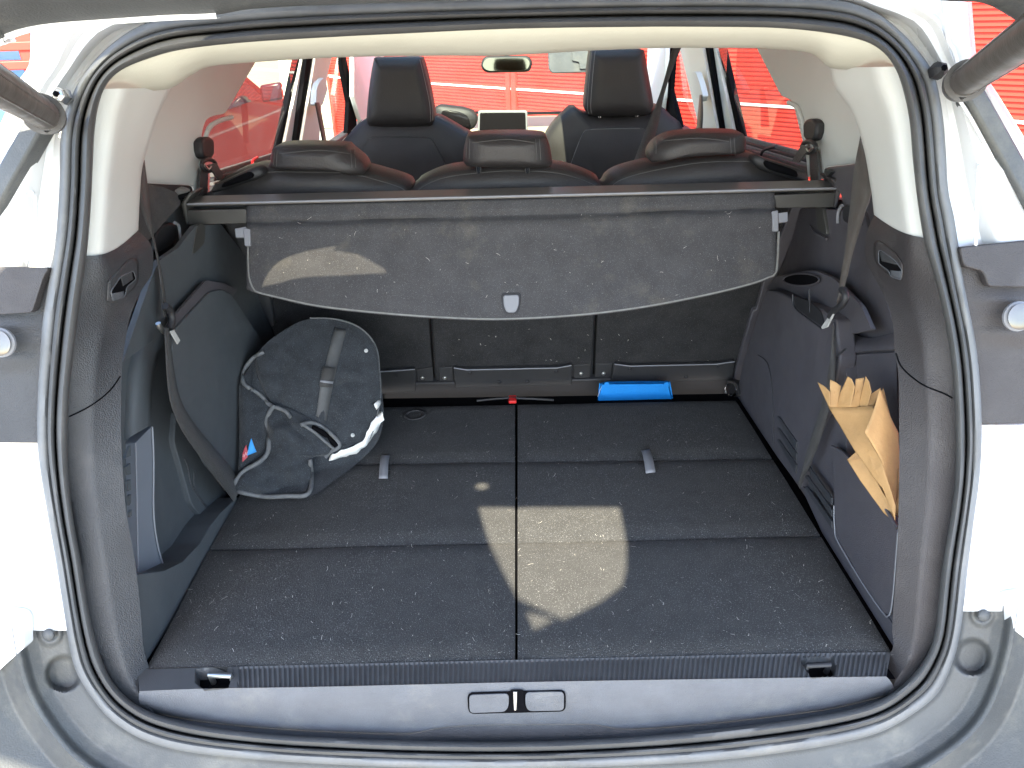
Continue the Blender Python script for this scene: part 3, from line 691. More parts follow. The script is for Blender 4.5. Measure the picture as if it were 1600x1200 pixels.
M['mirrorglass'].node_tree.nodes['Principled BSDF'].inputs['Base Color'].default_value = (.26, .29, .22, 1)
slab('mirror_glass', [PY(*p, 2.946) for p in rnd([(758, 91), (823, 90), (829, 98), (824, 110), (761, 111), (753, 103)], 8)], .003, M['mirrorglass'], mr, bevel=.0005)
tube('mirror_stalk', [PY(792, 90, 2.96), PY(792, 70, 3.05)], .01, M['softblack'], mr)
vz = slab('sun_visor', [PY(*p, 2.9) for p in rnd([(856, 70), (930, 68), (930, 113), (862, 115), (857, 108)], 4)], .018, M['sky_sill'], car, bevel=.004)
slab('visor_flap', [PY(*p, 2.893) for p in rnd([(894, 80), (924, 79), (924, 107), (906, 108), (905, 97), (894, 95)], 2)], .006, M['sky_sill'], vz, bevel=.001)
slab('warning_sticker', [PY(*p, 2.888) for p in [(918, 84), (924, 84), (924, 91), (918, 91)]], .001, M['yellow'], vz, bevel=0)

# ---- front seats
def front_seat(outline, inner, head, hinner, Y, label):
    s_ = pillow('front_seat', outline, lambda a, b: PY(a, b, Y), .03, .10, M['leather'], car, n=90, rings=16, pw=6); s_['label'] = label
    bp = pillow('seatback_panel', inner, lambda a, b: PY(a, b, Y-.035), .012, .03, M['leather'], s_, n=60)
    h = pillow('headrest', head, lambda a, b: PY(a, b, Y-.02), .03, .08, M['leather'], s_, n=80, rings=16, pw=7)
    for L_ in hinner:
        tube('stitching', [onto([h, s_, bp], p.x, p.y, .0005, PY(p.x, p.y, Y-.05)) for p in cs(L_, 30)], .0010, M['stitch'], s_, seg=5)
    for dx in (-.06, .06):
        c = sum((Vector(p) for p in head), Vector((0, 0)))/len(head); yb = max(p[1] for p in head)
        b0 = PY(c.x, yb-4, Y)+Vector((dx, 0, 0)); tube('headrest_post', [b0+Vector((0, 0, .02)), b0-Vector((0, 0, .05))], .006, M['chrome'], s_)
front_seat([(520, 330), (524, 255), (532, 226), (552, 203), (572, 187), (625, 184), (678, 183), (700, 192), (722, 205), (738, 216), (746, 250), (748, 330)],
           [(562, 320), (566, 246), (574, 222), (582, 215), (625, 214), (668, 216), (678, 224), (698, 265), (706, 320)],
           [(584, 93), (588, 91), (620, 90), (654, 90), (660, 96), (670, 135), (678, 180), (677, 192), (668, 197), (620, 198), (582, 197), (574, 192), (573, 180), (577, 135)],
           [[(656, 93), (662, 118), (671, 160), (673, 190)], [(660, 95), (667, 120), (675, 160), (676, 188)], [(584, 95), (577, 140), (575, 185)], [(549, 205), (566, 187)]], 2.50, 'driver seat, farther left of the two front seats')
front_seat([(868, 330), (858, 260), (852, 222), (862, 200), (880, 180), (896, 168), (915, 178), (960, 182), (1015, 176), (1031, 166), (1048, 180), (1068, 208), (1072, 330)],
           [(880, 320), (892, 258), (908, 215), (920, 203), (960, 200), (1000, 200), (1012, 206), (1028, 225), (1050, 320)],
           [(923, 80), (930, 77), (965, 76), (1000, 77), (1007, 80), (1012, 110), (1020, 155), (1020, 168), (1012, 179), (965, 182), (925, 181), (916, 174), (914, 160), (918, 120)],
           [[(925, 80), (921, 120), (918, 165), (920, 178)], [(930, 80), (926, 120), (923, 165), (925, 178)], [(891, 258), (910, 210), (920, 203), (960, 201), (1000, 201)]], 2.50, 'front passenger seat, lit on its left bolster')

# ---- rear seats
SEG = [(-1, [(338, 318), (668, 318), (692, 640), (455, 640), (436, 520), (345, 352)]), (0, [(650, 318), (942, 306), (931, 640), (692, 640)]), (1, [(946, 306), (1262, 300), (1196, 440), (1181, 487), (1150, 600), (1146, 640), (933, 640)])]
seats = []
for k, q in SEG:
    if k == -1: q = [(338, 318), (641, 318), (670, 500), (680, 640), (440, 640), (425, 520), (338, 352)]
    if k == 0: q = [(645, 318), (942, 306), (928, 500), (922, 640), (684, 640), (675, 500)]
    if k == 1: q = [(947, 306), (1262, 300), (1198, 440), (1183, 487), (1152, 600), (1148, 640), (927, 640), (933, 500)]
    s_ = slab('rear_seat', [PS(*p) for p in rnd(q, 5)], .05, M['backcarpet'], car, bevel=.006, bseg=3)
    s_['label'] = ('left rear seat', 'middle rear seat', 'right rear seat')[k+1]; seats.append(s_)
tops = [[(330, 320), (332, 296), (345, 281), (375, 268), (420, 262), (480, 262), (545, 264), (600, 277), (632, 288), (640, 298), (641, 320)],
        [(643, 320), (645, 295), (665, 281), (700, 269), (760, 262), (800, 260), (860, 262), (900, 270), (932, 283), (942, 294), (943, 320)],
        [(945, 320), (947, 294), (962, 277), (1000, 264), (1060, 252), (1110, 246), (1180, 246), (1210, 257), (1255, 273), (1262, 285), (1264, 320)]]
heads = [([(424, 240), (430, 229), (470, 226), (535, 228), (545, 234), (566, 252), (572, 268), (560, 274), (540, 270), (430, 264), (423, 252)]),
         ([(727, 222), (735, 212), (790, 209), (845, 211), (856, 220), (861, 240), (861, 258), (840, 262), (745, 261), (726, 256), (724, 240)]),
         ([(1018, 236), (1030, 222), (1055, 211), (1100, 207), (1155, 208), (1164, 214), (1165, 232), (1158, 240), (1120, 242), (1050, 248), (1020, 254), (1016, 246)])]
for s_, t_, h_, Y in zip(seats, tops, heads, (1.535, 1.535, 1.535)):
    c = pillow('seat_top', t_, lambda a, b: PY(a, b, Y), .022, .10, M['leather'], s_, n=80, rings=12)
    h = pillow('headrest', h_, lambda a, b: PY(a, b, Y-.02), .034, .06, M['leather'], s_, n=80, rings=16, pw=4.5)
    xs = [p[0] for p in h_]; ys = [p[1] for p in h_]; x0, x1, y0, y1 = min(xs), max(xs), min(ys), max(ys)
    for L_ in ([(x0+14, y0+14), ((x0+x1)/2, y0+9), (x1-26, y0+14)], [(x0+10, y0+8), (x0+9, y1-14)], [(x1-24, y0+8), (x1-22, y1-12)], [(x1-18, y0+8), (x1-16, y1-12)], [(x0+6, y0+12), (x0+4, y1-16)]):
        tube('stitching', [onto([h, c], p.x, p.y, .0005, PY(p.x, p.y, Y-.05)) for p in cs(L_, 16)], .0007, M['seam'], s_, seg=5)
    top = [p for p in t_[1:-1]]
    tube('seam', [onto([c], p.x, p.y+(7 if 0 < i < 39 else 9), .0005, PY(p.x, p.y+7, Y-.02)) for i, p in enumerate(cs([(p[0]*.985+.015*(t_[5][0]), p[1]) for p in top], 40))], .0008, M['seam'], s_, seg=5)
for x in (748, 824):
    tube('headrest_post', [PY(x, 246, 1.50), PY(x, 268, 1.52)], .006, M['chrome'], seats[1])
# handles on the outer shoulders
for sd, q in ((-1, [(330, 300), (336, 288), (342, 286), (390, 264), (406, 263), (412, 272), (400, 280), (346, 298)]), (1, [(1176, 249), (1186, 243), (1194, 247), (1252, 266), (1262, 275), (1262, 284), (1250, 283), (1190, 266)])):
    hh = pillow('release_handle_bezel', q, lambda a, b: PY(a, b, 1.50), .010, .03, M['softblack'], car, n=50)
    c_ = sum((Vector(p) for p in q), Vector((0, 0)))/len(q)
    pillow('release_handle', [tuple(c_+(Vector(p)-c_)*.6) for p in q], lambda a, b: PY(a, b, 1.485), .006, .012, M['pit'], hh, n=40)
# hinge covers at the foot of the backs, with bolts and latch
for q, sc_ in (([(592, 581), (648, 577), (650, 612), (594, 616)], [(619, 587)]), ([(709, 575), (730, 578), (870, 575), (893, 571), (894, 602), (711, 606)], [(734, 583), (869, 580), (780, 597), (824, 596)]), ([(960, 569), (985, 572), (1120, 569), (1148, 565), (1146, 591), (1110, 596), (955, 597)], [(984, 576), (1123, 572), (1027, 591), (1072, 589)])):
    b = slab('hinge_cover', [PS(*p, .014) for p in q], .013, M['softpanel'], car, bevel=.003)
    e = q[:2] if len(q) == 4 else q[:4]
    tube('bright_edge', [PS(p[0], p[1], .017) for p in e], .0016, M['greyclip'], b, seg=6)
    for c in sc_: disc('screw', PS(*c, .015), SN, .0055, .002, M['softblack'], b, seg=12)
for c in ((660, 590), (695, 590), (908, 583), (943, 583)):
    disc('seat_bolt', PS(*c, .002), SN, .0055, .004, M['steel'], car, seg=14)
for q in ([(652, 577), (676, 575), (678, 612), (654, 614)], [(686, 575), (707, 574), (709, 612), (689, 614)], [(897, 571), (922, 569), (920, 606), (898, 608)], [(931, 569), (957, 568), (953, 602), (930, 604)]):
    slab('hinge_bracket', [PS(*p, .003) for p in q], .003, M['softpanel'], car, bevel=.001)
slab('seat_foot_rail', [PS(*p, .010) for p in [(600, 600), (1150, 588), (1150, 640), (600, 640)]], .02, M['softblack'], car, bevel=.004)
tube('folding_strap', [PZ(p.x, p.y, .012) for p in cs([(745, 626), (790, 622), (830, 623), (865, 625)], 12)], .003, M['softblack'], car)
box('latch_tab', tuple(PY(795, 628, 1.575)-Vector((0, .01, 0))), tuple(PY(807, 620, 1.585)+Vector((0, .01, 0))), M['red'], car, bevel=.002)

# ---- boot floor boards
cx_ = lambda y: 806.5
FL = lambda y: 225+.557*(1035-y); FRt = lambda y: 1395-.624*(1010-y)
gl = lambda x, yl, yr: yl+(yr-yl)*(x-300)/1000
def board(xs, yt, yb, nm='floor_board'):
    (xl_t, xl_b), (xr_t, xr_b) = xs
    q = [(xl_t, yt(xl_t)), (xr_t, yt(xr_t)), (xr_b, yb(xr_b)), (xl_b, yb(xl_b))]
    # subdivided top so the carpet can be slightly uneven
    n = 24; mm = 14; rows = []
    for j in range(mm+1):
        v = j/mm; row = []
        for i in range(n+1):
            u = i/n; a = Vector(q[0]).lerp(Vector(q[1]), u); b = Vector(q[3]).lerp(Vector(q[2]), u)
            p3 = PZ(a.x, a.y, 0).lerp(PZ(b.x, b.y, 0), v); e = min(u*n/1.0, (1-u)*n/1.0, v*mm, (1-v)*mm)
            z = noise.noise(p3*6)*.0018-.006*max(0, 1-e)**2
            row.append(p3+Vector((0, 0, z)))
        rows.append(row)
    top = [v for r in rows for v in r]; f = quads(mm+1, n+1)
    nb = len(top); ring = [i for i in range(n+1)]+[j*(n+1)+n for j in range(1, mm+1)]+[mm*(n+1)+i for i in range(n-1, -1, -1)]+[j*(n+1) for j in range(mm-1, 0, -1)]
    low = [top[i]-Vector((0, 0, .025)) for i in ring]; k = len(ring)
    f += [(ring[i], ring[(i+1) % k], nb+(i+1) % k, nb+i) for i in range(k)]
    return mk(nm, top+low, f, M['carpet'], car, smooth=60)
g1 = lambda x: gl(x, 853, 829)+4; g2 = lambda x: gl(x, 723, 709)+3; g0 = lambda x: 633-(x-560)*.0195+1; g3 = lambda x: 1040-(x-225)*.0215
def boundsL(y1, y2): return ((FL(y1)+2, FL(y2)+2), (804.5, 804.5))
def boundsR(y1, y2): return ((808.7, 808.7), (FRt(y1)-2, FRt(y2)-2))
for bd in (boundsL, boundsR):
    left = bd is boundsL; X = 300 if left else 1250
    board(bd(g0(X), g2(X)-2), lambda x: g0(x), lambda x: g2(x)-2)
    board(bd(g2(X)+1, g1(X)-2), lambda x: g2(x)+1, lambda x: g1(x)-2)
    board(bd(g1(X)+1, 1035 if left else 1012), lambda x: g1(x)+1, lambda x: g3(x))
mk('floor_base', [PZ(150, 1085, -.022), PZ(1450, 1060, -.022), PZ(1150, 615, -.022), PZ(440, 625, -.022)], [(0, 1, 2, 3)], M['pit'], car, smooth=0)
for q in ([(596, 711), (609, 711), (606, 748), (592, 748)], [(1002, 704), (1015, 703), (1024, 738), (1009, 740)]):
    p = [PZ(*v, .003) for v in q]; n_ = 10
    rows = []
    for i in range(n_+1):
        t = i/n_; h = .006*math.sin(math.pi*t)
        rows.append([p[0].lerp(p[3], t)+Vector((0, 0, h)), p[1].lerp(p[2], t)+Vector((0, 0, h))])
    loft('pull_tab', rows, M['greyclip'], car, solid=.002)
c = PZ(648, 648, .0012); mk('worn_ring', [c+Vector((math.cos(a)*r_, math.sin(a)*r_*1.0, 0)) for r_ in (.018, .026) for a in [2*math.pi*i/28 for i in range(28)]], quads(2, 28, True), M['cover'], car, solid=.001)

def patch_on(name, q, obs, lift, m, par, fb, rings=5, solid=.001):
    P = [Vector(p) for p in q]; c = sum(P, Vector((0, 0)))/len(P); vs = []; nn = len(P)
    for r in range(rings):
        for p in P:
            w = c+(p-c)*(1-r/rings); vs.append(onto(obs, w.x, w.y, lift, fb(w.x, w.y)))
    vs.append(onto(obs, c.x, c.y, lift, fb(c.x, c.y)))
    return mk(name, vs, quads(rings, nn, True)+[((rings-1)*nn+j, (rings-1)*nn+(j+1) % nn, len(vs)-1) for j in range(nn)], m, par, solid=solid, smooth=60)
# ---- loading sill
S0 = [(215, 1046), (400, 1041), (807, 1031), (1200, 1022), (1392, 1019)]
S1 = [(218, 1080), (320, 1076), (500, 1073), (807, 1066), (1100, 1061), (1385, 1057)]
S2 = [(222, 1108), (300, 1124), (420, 1137), (560, 1144), (640, 1145), (690, 1136), (760, 1132), (860, 1131), (925, 1131), (975, 1138), (1060, 1134), (1180, 1122), (1300, 1106), (1398, 1082)]
n = 900; s0 = cs(S0, n); s1 = cs(S1, n); s2 = cs(S2, n)
pits = [[(305, 1046), (352, 1040), (366, 1046), (357, 1074), (318, 1077), (304, 1066)], [(1248, 1028), (1300, 1024), (1308, 1040), (1304, 1055), (1268, 1058)]]
latch = [(797, 1078), (818, 1078), (819, 1100), (824, 1110), (790, 1110), (797, 1100)]
def near(y, n=n): return 0
rows = []
for j in range(17):
    t = j/16; row = []
    for i in range(n):
        p = s0[i].lerp(s1[i], t); x = p.x
        z = -.004-.0024*abs(math.sin(math.pi*i/6.0))*(1 if .03 < t < .97 and 372 < x < 1385 else 0)
        for q in pits:
            if inpoly(x, p.y, q): z -= .02*sstep(polydist(x, p.y, q)/4)
        row.append(PZ(x, p.y, -.004)+Vector((0, 0, z+.004)))
    rows.append(row)
loft('ribbed_sill_plate', rows, M['ribbed'], car, smooth=30)
m_ = 300; s1b = cs(S1, m_); s2b = cs(S2, m_); sIn = cs([(225, 1112), (270, 1125), (328, 1137), (420, 1148), (500, 1153), (650, 1159), (807, 1160), (950, 1155), (1100, 1143), (1256, 1123), (1350, 1104), (1396, 1086)], m_)
rows = []
for t in (0, .03, .08, .16, .3, .5, .7, .85, .93, .97, 1):
    row = []
    for a, b in zip(s1b, s2b):
        q = a.lerp(b, t); A3 = PZ(a.x, a.y, -.006); B3 = PO(b.x, b.y, -.020); v = A3.lerp(B3, t)
        D = (v-CAM).normalized(); bow = -.006*math.sin(math.pi*min(1, t*1.0))
        row.append(v+Vector((0, bow*.6, -bow*.8)))
    rows.append(row)
rows.append([PO(p.x, p.y+2, -.028) for p in s2b]); 
loft('sill_face', rows, M['sky_sill'] if 'sky_sill' in M else M['plastic'], car, smooth=60)
rows = [[PO(p.x, p.y+1.5, -.024) for p in s2b], [PO(p.x, (p.y+q.y)/2, -.022) for p, q in zip(s2b, sIn)], [PO(q.x, q.y+3, -.018) for q in sIn]]
loft('sill_gutter', rows, M['plastic'], car, smooth=60)
def sillpt(px, py, lift=0):
    o = [x for x in car.children if x.name.startswith('sill_face')]; return onto(o, px, py, lift, PO(px, py, 0))
pq = rnd([(730, 1082), (884, 1078), (884, 1111), (732, 1115)], 10, 5)
lp = mk('latch_outline', [sillpt(*p, .0018) for p in pq], [tuple(range(len(pq)))], M['pit'], car, solid=.001, smooth=0)
for q in ([(733, 1085), (795, 1083), (795, 1102), (789, 1111), (734, 1113)], [(821, 1081), (881, 1080), (881, 1109), (826, 1110), (821, 1101)]):
    qq = rnd(q, 7, 4); mk('latch_cover_flap', [sillpt(*p, .0035) for p in qq], [tuple(range(len(qq)))], M['sky_sill'], lp, solid=.0015, smooth=0)
mk('latch_slot_shade', [sillpt(*p, .0040) for p in rnd(latch, 2, 2)], [tuple(range(len(rnd(latch, 2, 2))))], M['pit'], lp, solid=.0005, smooth=0)  # flat black piece; the slot's shade is put into its colour
tube('latch_striker', [sillpt(805, 1080, .006), sillpt(805, 1092, .008), sillpt(805, 1107, .006)], .0035, M['chrome'], lp)
for q in ([(328, 1055), (346, 1054), (360, 1056)], [(1262, 1040), (1282, 1038), (1296, 1038)]):
    pts = [PZ(*v, .0) for v in q]; lpn = [pts[0]+Vector((0, .004, -.02)), pts[0], pts[2], pts[2]+Vector((0, .004, -.02))]
    tube('lashing_bar', lpn, .0042, M['steel'] if q[0][0] < 800 else M['softblack'], car)

# ---- near side trims (run inward from the seal)
NA = {-1: [(134, 400), (130, 430), (120, 506), (109, 600), (105, 662), (105, 697), (108, 759), (116, 822), (125, 869), (137, 947), (147, 994), (158, 1030), (175, 1066), (200, 1092), (232, 1113)],
      1: [(1445, 372), (1459, 428), (1475, 491), (1487, 569), (1491, 622), (1494, 709), (1489, 787), (1478, 850), (1469, 912), (1462, 987), (1450, 1022), (1428, 1053), (1394, 1085)]}
NB = {-1: [(216, 360), (237, 385), (238, 425), (222, 452), (205, 490), (196, 530), (191, 570), (189, 640), (190, 700), (196, 790), (208, 860), (214, 900), (220, 960), (224, 1010), (232, 1040), (236, 1060), (240, 1100)],
      1: [(1366, 336), (1354, 365), (1353, 406), (1372, 444), (1387, 475), (1395, 506), (1398, 550), (1404, 590), (1405, 678), (1405, 740), (1403, 831), (1400, 900), (1396, 950), (1394, 985), (1396, 1010), (1386, 1030), (1382, 1055), (1390, 1080)]}
near_trim = {}
for sd in (-1, 1):
    n = 90; a = cs(NA[sd], n); b = cs(NB[sd], n); rows = []
    for j in range(-1, 15):
        t = max(-.03, j/13) if j < 14 else 1
        row = []
        for i in range(n):
            sh = math.sin(math.pi*max(0, min(1, t)))*(12 if sd < 0 else 7)*(1-i/(n-1))**4; ai = Vector((a[i].x, a[i].y+sh)); bi = Vector((b[i].x, b[i].y+sh)); A3 = PO(ai.x, ai.y, -.012)
            k = i/(n-1)
            if k < .88: B3 = PX(bi.x, bi.y, sd*.545)
            else: B3 = PX(b[i].x, b[i].y, sd*.545).lerp(PO(b[i].x, b[i].y, -.03), (k-.88)/.12)
            v = A3.lerp(B3, max(0, t)); tc = max(0, min(1, t)); bul = .009*min(tc/.38, (1-tc)/.62)
            v = v+Vector((-sd*bul, -bul, 0)); kk = max(0, 1-i/16)
            if kk > 0 and j >= 0:
                tt = max(0, min(1, t)); w_ = a[i].lerp(b[i], tt); w_.y += sh; vp = PO(w_.x, w_.y, -(.019+.17*tt**1.6-(.012*math.exp(-((tt-.33)/.16)**2)))); v = v.lerp(vp, sstep(kk))
            if j == -1: v = PO(*(a[i].lerp(b[i], -.04)), -.03)
            if j == 14: v = B3+Vector((sd*.035, .012, 0))
            row.append(v)
        rows.append(row)
    near_trim[sd] = loft('near_side_trim', rows, M['plastic'] if sd < 0 else M['plastic_brown'], car, smooth=55)
    L_ = [(104, 653), (140, 635), (170, 612), (188, 588)] if sd < 0 else [(1400, 552), (1410, 575), (1440, 600), (1475, 615), (1488, 622)]
    tube('trim_joint', [onto([near_trim[sd]], p.x, p.y, .0002, PX(p.x, p.y, sd*.545)) for p in cs(L_, 20)], .0011, M['pit'], near_trim[sd], seg=6)
# grab recesses laid flat on the near trims, shade put into colour
for sd, fr, da in ((-1, [(166, 470), (168, 440), (195, 410), (205, 403), (213, 404), (216, 412), (215, 440), (208, 452), (190, 466), (176, 474)], [(173, 455), (188, 432), (208, 423), (212, 436), (198, 448), (194, 464), (176, 470)]),
                   (1, [(1366, 380), (1371, 375), (1378, 378), (1400, 395), (1411, 412), (1412, 430), (1408, 440), (1398, 436), (1372, 415), (1366, 400)], [(1373, 392), (1378, 391), (1400, 408), (1410, 422), (1408, 437), (1392, 432), (1390, 424), (1374, 412)])):
    qq = rnd(fr, 4, 3); o_ = near_trim[sd]
    fb = lambda x, y: PX(x, y, sd*.545)
    base = patch_on('grab_recess_rim', qq, [o_], .0015, M['plastic'] if sd < 0 else M['plastic_brown'], car, fb)
    q2 = rnd(da, 3, 3)
    patch_on('recess_shade', q2, [o_], .0035, M['pit'], base, fb, solid=.0004)  # hollow's shade laid on as a black patch without depth
    tube('worn_edge', [onto([o_], *p, .0035, fb(*p)) for p in q2], .0011, M['sky_sill'], base, closed=True, seg=6)
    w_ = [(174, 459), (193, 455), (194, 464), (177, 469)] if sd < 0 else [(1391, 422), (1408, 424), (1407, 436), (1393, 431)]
    patch_on('recess_floor', w_, [o_], .0045, M['sky_sill'], base, fb, solid=.0004)
    w_ = [(188, 432), (206, 425), (208, 436), (192, 447)] if sd < 0 else [(1374, 393), (1380, 393), (1404, 414), (1378, 408)]
    patch_on('recess_roof', w_, [o_], .0045, M['plastic'], base, fb, solid=.0004)

# ---- left side wall of the boot
def sideP(name, q, sd, x, m, d=.02, rad=6, bevel=.003, parent=None, **k):
    return slab(name, [PX(*p, sd*x) for p in (rnd(q, rad, 3) if rad else q)], d, M[m], parent or car, bevel=bevel, bseg=3, **k)
sideP('side_wall', [(190, 330), (345, 300), (436, 520), (470, 640), (350, 800), (190, 960), (170, 600)], -1, .640, 'panel')
sideP('shoulder_ledge', [(205, 280), (262, 293), (278, 300), (284, 320), (262, 343), (246, 362), (236, 374), (205, 400)], -1, .612, 'cover', bevel=.010, d=.03)
sideP('ledge_cap', [(225, 286), (300, 290), (304, 312), (272, 312), (262, 296), (228, 292)], -1, .620, 'softblack')
sp = sideP('speaker_recess', [(240, 372), (252, 352), (272, 346), (278, 356), (278, 374), (268, 386), (246, 398), (241, 392)], -1, .622, 'softblack', bevel=.006)
tube('speaker_rim', [PX(p.x, p.y, -.608) for p in cs([(273, 348), (279, 352), (281, 364), (282, 374)], 10)], .003, M['greyclip'], sp)
sideP('upper_wall_panel', [(236, 436), (248, 408), (280, 386), (306, 352), (345, 350), (384, 400), (440, 530), (408, 540), (360, 460), (330, 446), (264, 514), (192, 566)], -1, .575, 'panel', bevel=.003, rad=3, d=.01)
sideP('belt_guide_channel', [(309, 350), (321, 350), (320, 380), (303, 398), (301, 394)], -1, .5735, 'greybar', bevel=.002, d=.01)
sideP('wheel_box_top', [(258, 520), (270, 497), (322, 438), (348, 442), (372, 452), (362, 466), (330, 458), (276, 512)], -1, .556, 'brownwall', bevel=.003, d=.006, rad=3)
sideP('wheel_box_panel', [(266, 560), (276, 512), (328, 456), (346, 452), (362, 460), (404, 524), (455, 622), (373, 772), (368, 779), (322, 722), (280, 640)], -1, .551, 'panel', rad=3, bevel=.003, d=.008)
sideP('pocket_back_wall', [(185, 690), (190, 560), (262, 500), (275, 640), (310, 720), (330, 830), (260, 910), (200, 915)], -1, .600, 'panel')
# smooth rounded inner post
a = cs([(184, 694), (186, 640), (190, 580), (206, 520)], 24); b = cs([(236, 664), (238, 610), (246, 560), (262, 520)], 24)
rows = []
for j in range(9):
    t = j/8; rows.append([PX(*(p.lerp(q, t)), -(.610-.028*math.sin(t*math.pi*.62))) for p, q in zip(a, b)])
rows.append([v+Vector((-.02, .02, 0)) for v in rows[-1]])
loft('pocket_post', rows, M['panel'], car, smooth=60)
sideP('pocket_divider', [(212, 692), (238, 665), (240, 690), (240, 820), (247, 858), (257, 892), (216, 897)], -1, .584, 'divider', rad=2, bevel=.002, d=.02)
tube('divider_edge', [PX(p.x, p.y, -.582) for p in cs([(238, 667), (240, 720), (240, 800), (246, 850), (257, 890)], 24)], .0016, M['greyclip'], car, seg=6)
tube('divider_edge', [PX(p.x, p.y, -.582) for p in cs([(212, 692), (214, 780), (216, 896)], 10)], .0010, M['greyclip'], car, seg=6)
sideP('lower_wall_panel', [(214, 898), (257, 892), (285, 878), (312, 850), (330, 820), (346, 800), (372, 776), (345, 852), (225, 1040), (218, 980)], -1, .552, 'panel', rad=3, bevel=.004, d=.05)
sideP('inner_arch_panel', [(276, 640), (300, 690), (330, 740), (366, 785), (348, 846), (330, 824), (300, 790), (286, 740), (272, 690)], -1, .590, 'panel', rad=8, bevel=.006, d=.02)
for L_ in ([(288, 716), (293, 728), (300, 760), (322, 790), (350, 812)], [(304, 735), (303, 755), (312, 780), (330, 800)], [(338, 794), (352, 793), (366, 790)]):
    tube('moulded_arc', [PX(p.x, p.y, -.5895) for p in cs(L_, 24)], .0013, M['plastic'], car, seg=6)
vents = [[(200, 703), (204, 696), (205, 712), (196, 716)], [(197, 730), (204, 724), (205, 741), (199, 742)], [(199, 752), (204, 749), (205, 765), (200, 768)], [(201, 776), (205, 772), (205, 786), (202, 790)], [(203, 800), (206, 796), (206, 806), (204, 808)]]
for q in vents: sideP('side_slot', q, -1, .57, 'panel', rad=0, bevel=0, d=.004)

# ---- right side wall
sideP('side_wall', [(1405, 330), (1256, 300), (1180, 490), (1130, 620), (1250, 770), (1400, 960), (1425, 600)], 1, .640, 'brownwall')
sideP('shoulder_ledge', [(1286, 262), (1344, 255), (1380, 262), (1380, 400), (1352, 398), (1345, 360), (1316, 318), (1312, 300), (1290, 284)], 1, .612, 'brownwall', bevel=.010, d=.03)
sideP('ledge_corner', [(1286, 284), (1288, 263), (1300, 268), (1292, 276)], 1, .605, 'softblack', rad=2)
sp = sideP('speaker_recess', [(1316, 322), (1326, 320), (1345, 335), (1345, 355), (1328, 352), (1315, 345)], 1, .602, 'softblack', bevel=.006)
tube('speaker_rim', [PX(p.x, p.y, .602) for p in cs([(1316, 321), (1311, 328), (1309, 338), (1309, 349)], 10)], .003, M['greyclip'], sp)
ch = sideP('belt_guide_channel', [(1274, 322), (1285, 322), (1289, 348), (1292, 369), (1277, 360)], 1, .600, 'greybar', bevel=.002, d=.01)
tube('guide_lip', [PX(p.x, p.y, .597) for p in cs([(1265, 353), (1272, 363), (1283, 369), (1291, 374)], 10)], .0025, M['brownwall'], ch)
sideP('quarter_panel', [(1250, 325), (1350, 330), (1378, 450), (1400, 520), (1404, 660), (1300, 600), (1300, 460), (1275, 424), (1220, 430), (1180, 490)], 1, .606, 'brownwall', d=.01)
# wheel box: panel, top with cup holder
def rect_top():
    pass
sideP('wheel_box_panel', [(1198, 452), (1214, 455), (1240, 468), (1280, 482), (1306, 500), (1312, 560), (1300, 620), (1262, 700), (1250, 764), (1212, 712), (1150, 618), (1160, 570), (1184, 490)], 1, .551, 'brownwall', bevel=.004, d=.03)
q = [(1196, 452), (1212, 432), (1248, 424), (1276, 423), (1304, 436), (1345, 478), (1362, 516), (1318, 524), (1306, 502), (1272, 480), (1230, 462)]
PW = [PX(1196, 452, .555), PX(1212, 432, .585), PX(1248, 424, .62), PX(1276, 423, .63), PX(1300, 436, .62), PX(1322, 456, .615), PX(1316, 490, .585), PX(1306, 502, .553), PX(1272, 480, .553), PX(1230, 462, .553)]
wz = sum(p.z for p in PW)/len(PW)
wt = slab('wheel_box_top', [PX(*p, .575) for p in rnd(q, 4, 3)], .008, M['brownwall'], car, bevel=.003, bseg=3)
cc = PX(1252, 438, .572); nrm = (CAM-cc).normalized()
el = [(1252+28*math.cos(a), 437+9.5*math.sin(a)) for a in [2*math.pi*i/32 for i in range(32)]]
cu = slab('cup_hollow_shade', [PX(*p, .570) for p in el], .003, M['pit'], wt, bevel=0)  # flat black disc stands for the shade inside the cup
tube('cup_rim', [PX(*p, .569) for p in el], .0016, M['brownwall'], wt, closed=True, seg=6)
for L_ in ([(1239, 460), (1241, 480), (1262, 498), (1284, 514)], [(1264, 452), (1266, 488)], [(1322, 545), (1305, 562), (1298, 600)]):
    tube('moulded_edge', [PX(p.x, p.y, .549) for p in cs(L_, 14)], .0016, M['plastic'], car, seg=6)
sideP('box_under_cup', [(1240, 462), (1264, 470), (1282, 486), (1290, 514), (1266, 498), (1242, 480)], 1, .5485, 'softblack', rad=3, bevel=.001, d=.002)
# upper pocket surfaces behind the paper bag
rowsA = cs([(1310, 500), (1330, 520), (1360, 528), (1396, 520)], 24)
rowsB = cs([(1310, 560), (1322, 552), (1360, 548), (1400, 546)], 24)
rows = []
for j in range(8):
    t = j/7; rows.append([PX(*(p.lerp(q_, t)), .597-.02*math.sin(t*math.pi/2)) for p, q_ in zip(rowsA, rowsB)])
rC = cs([(1312, 700), (1324, 720), (1365, 730), (1406, 740)], 24)
rows.append([PX(p.x, p.y+3, .584) for p in rowsB]); rows.append([PX(p.x, p.y+5, .58) for p in rowsB]); rows.append([PX(p.x, p.y, .60) for p in rC])
loft('pocket_back_panel', rows, M['brownwall'], car, smooth=50)
sideP('pocket_side_panel', [(1306, 505), (1318, 556), (1322, 560), (1322, 720), (1304, 830), (1250, 762), (1262, 700), (1300, 620)], 1, .565, 'brownwall', rad=3)
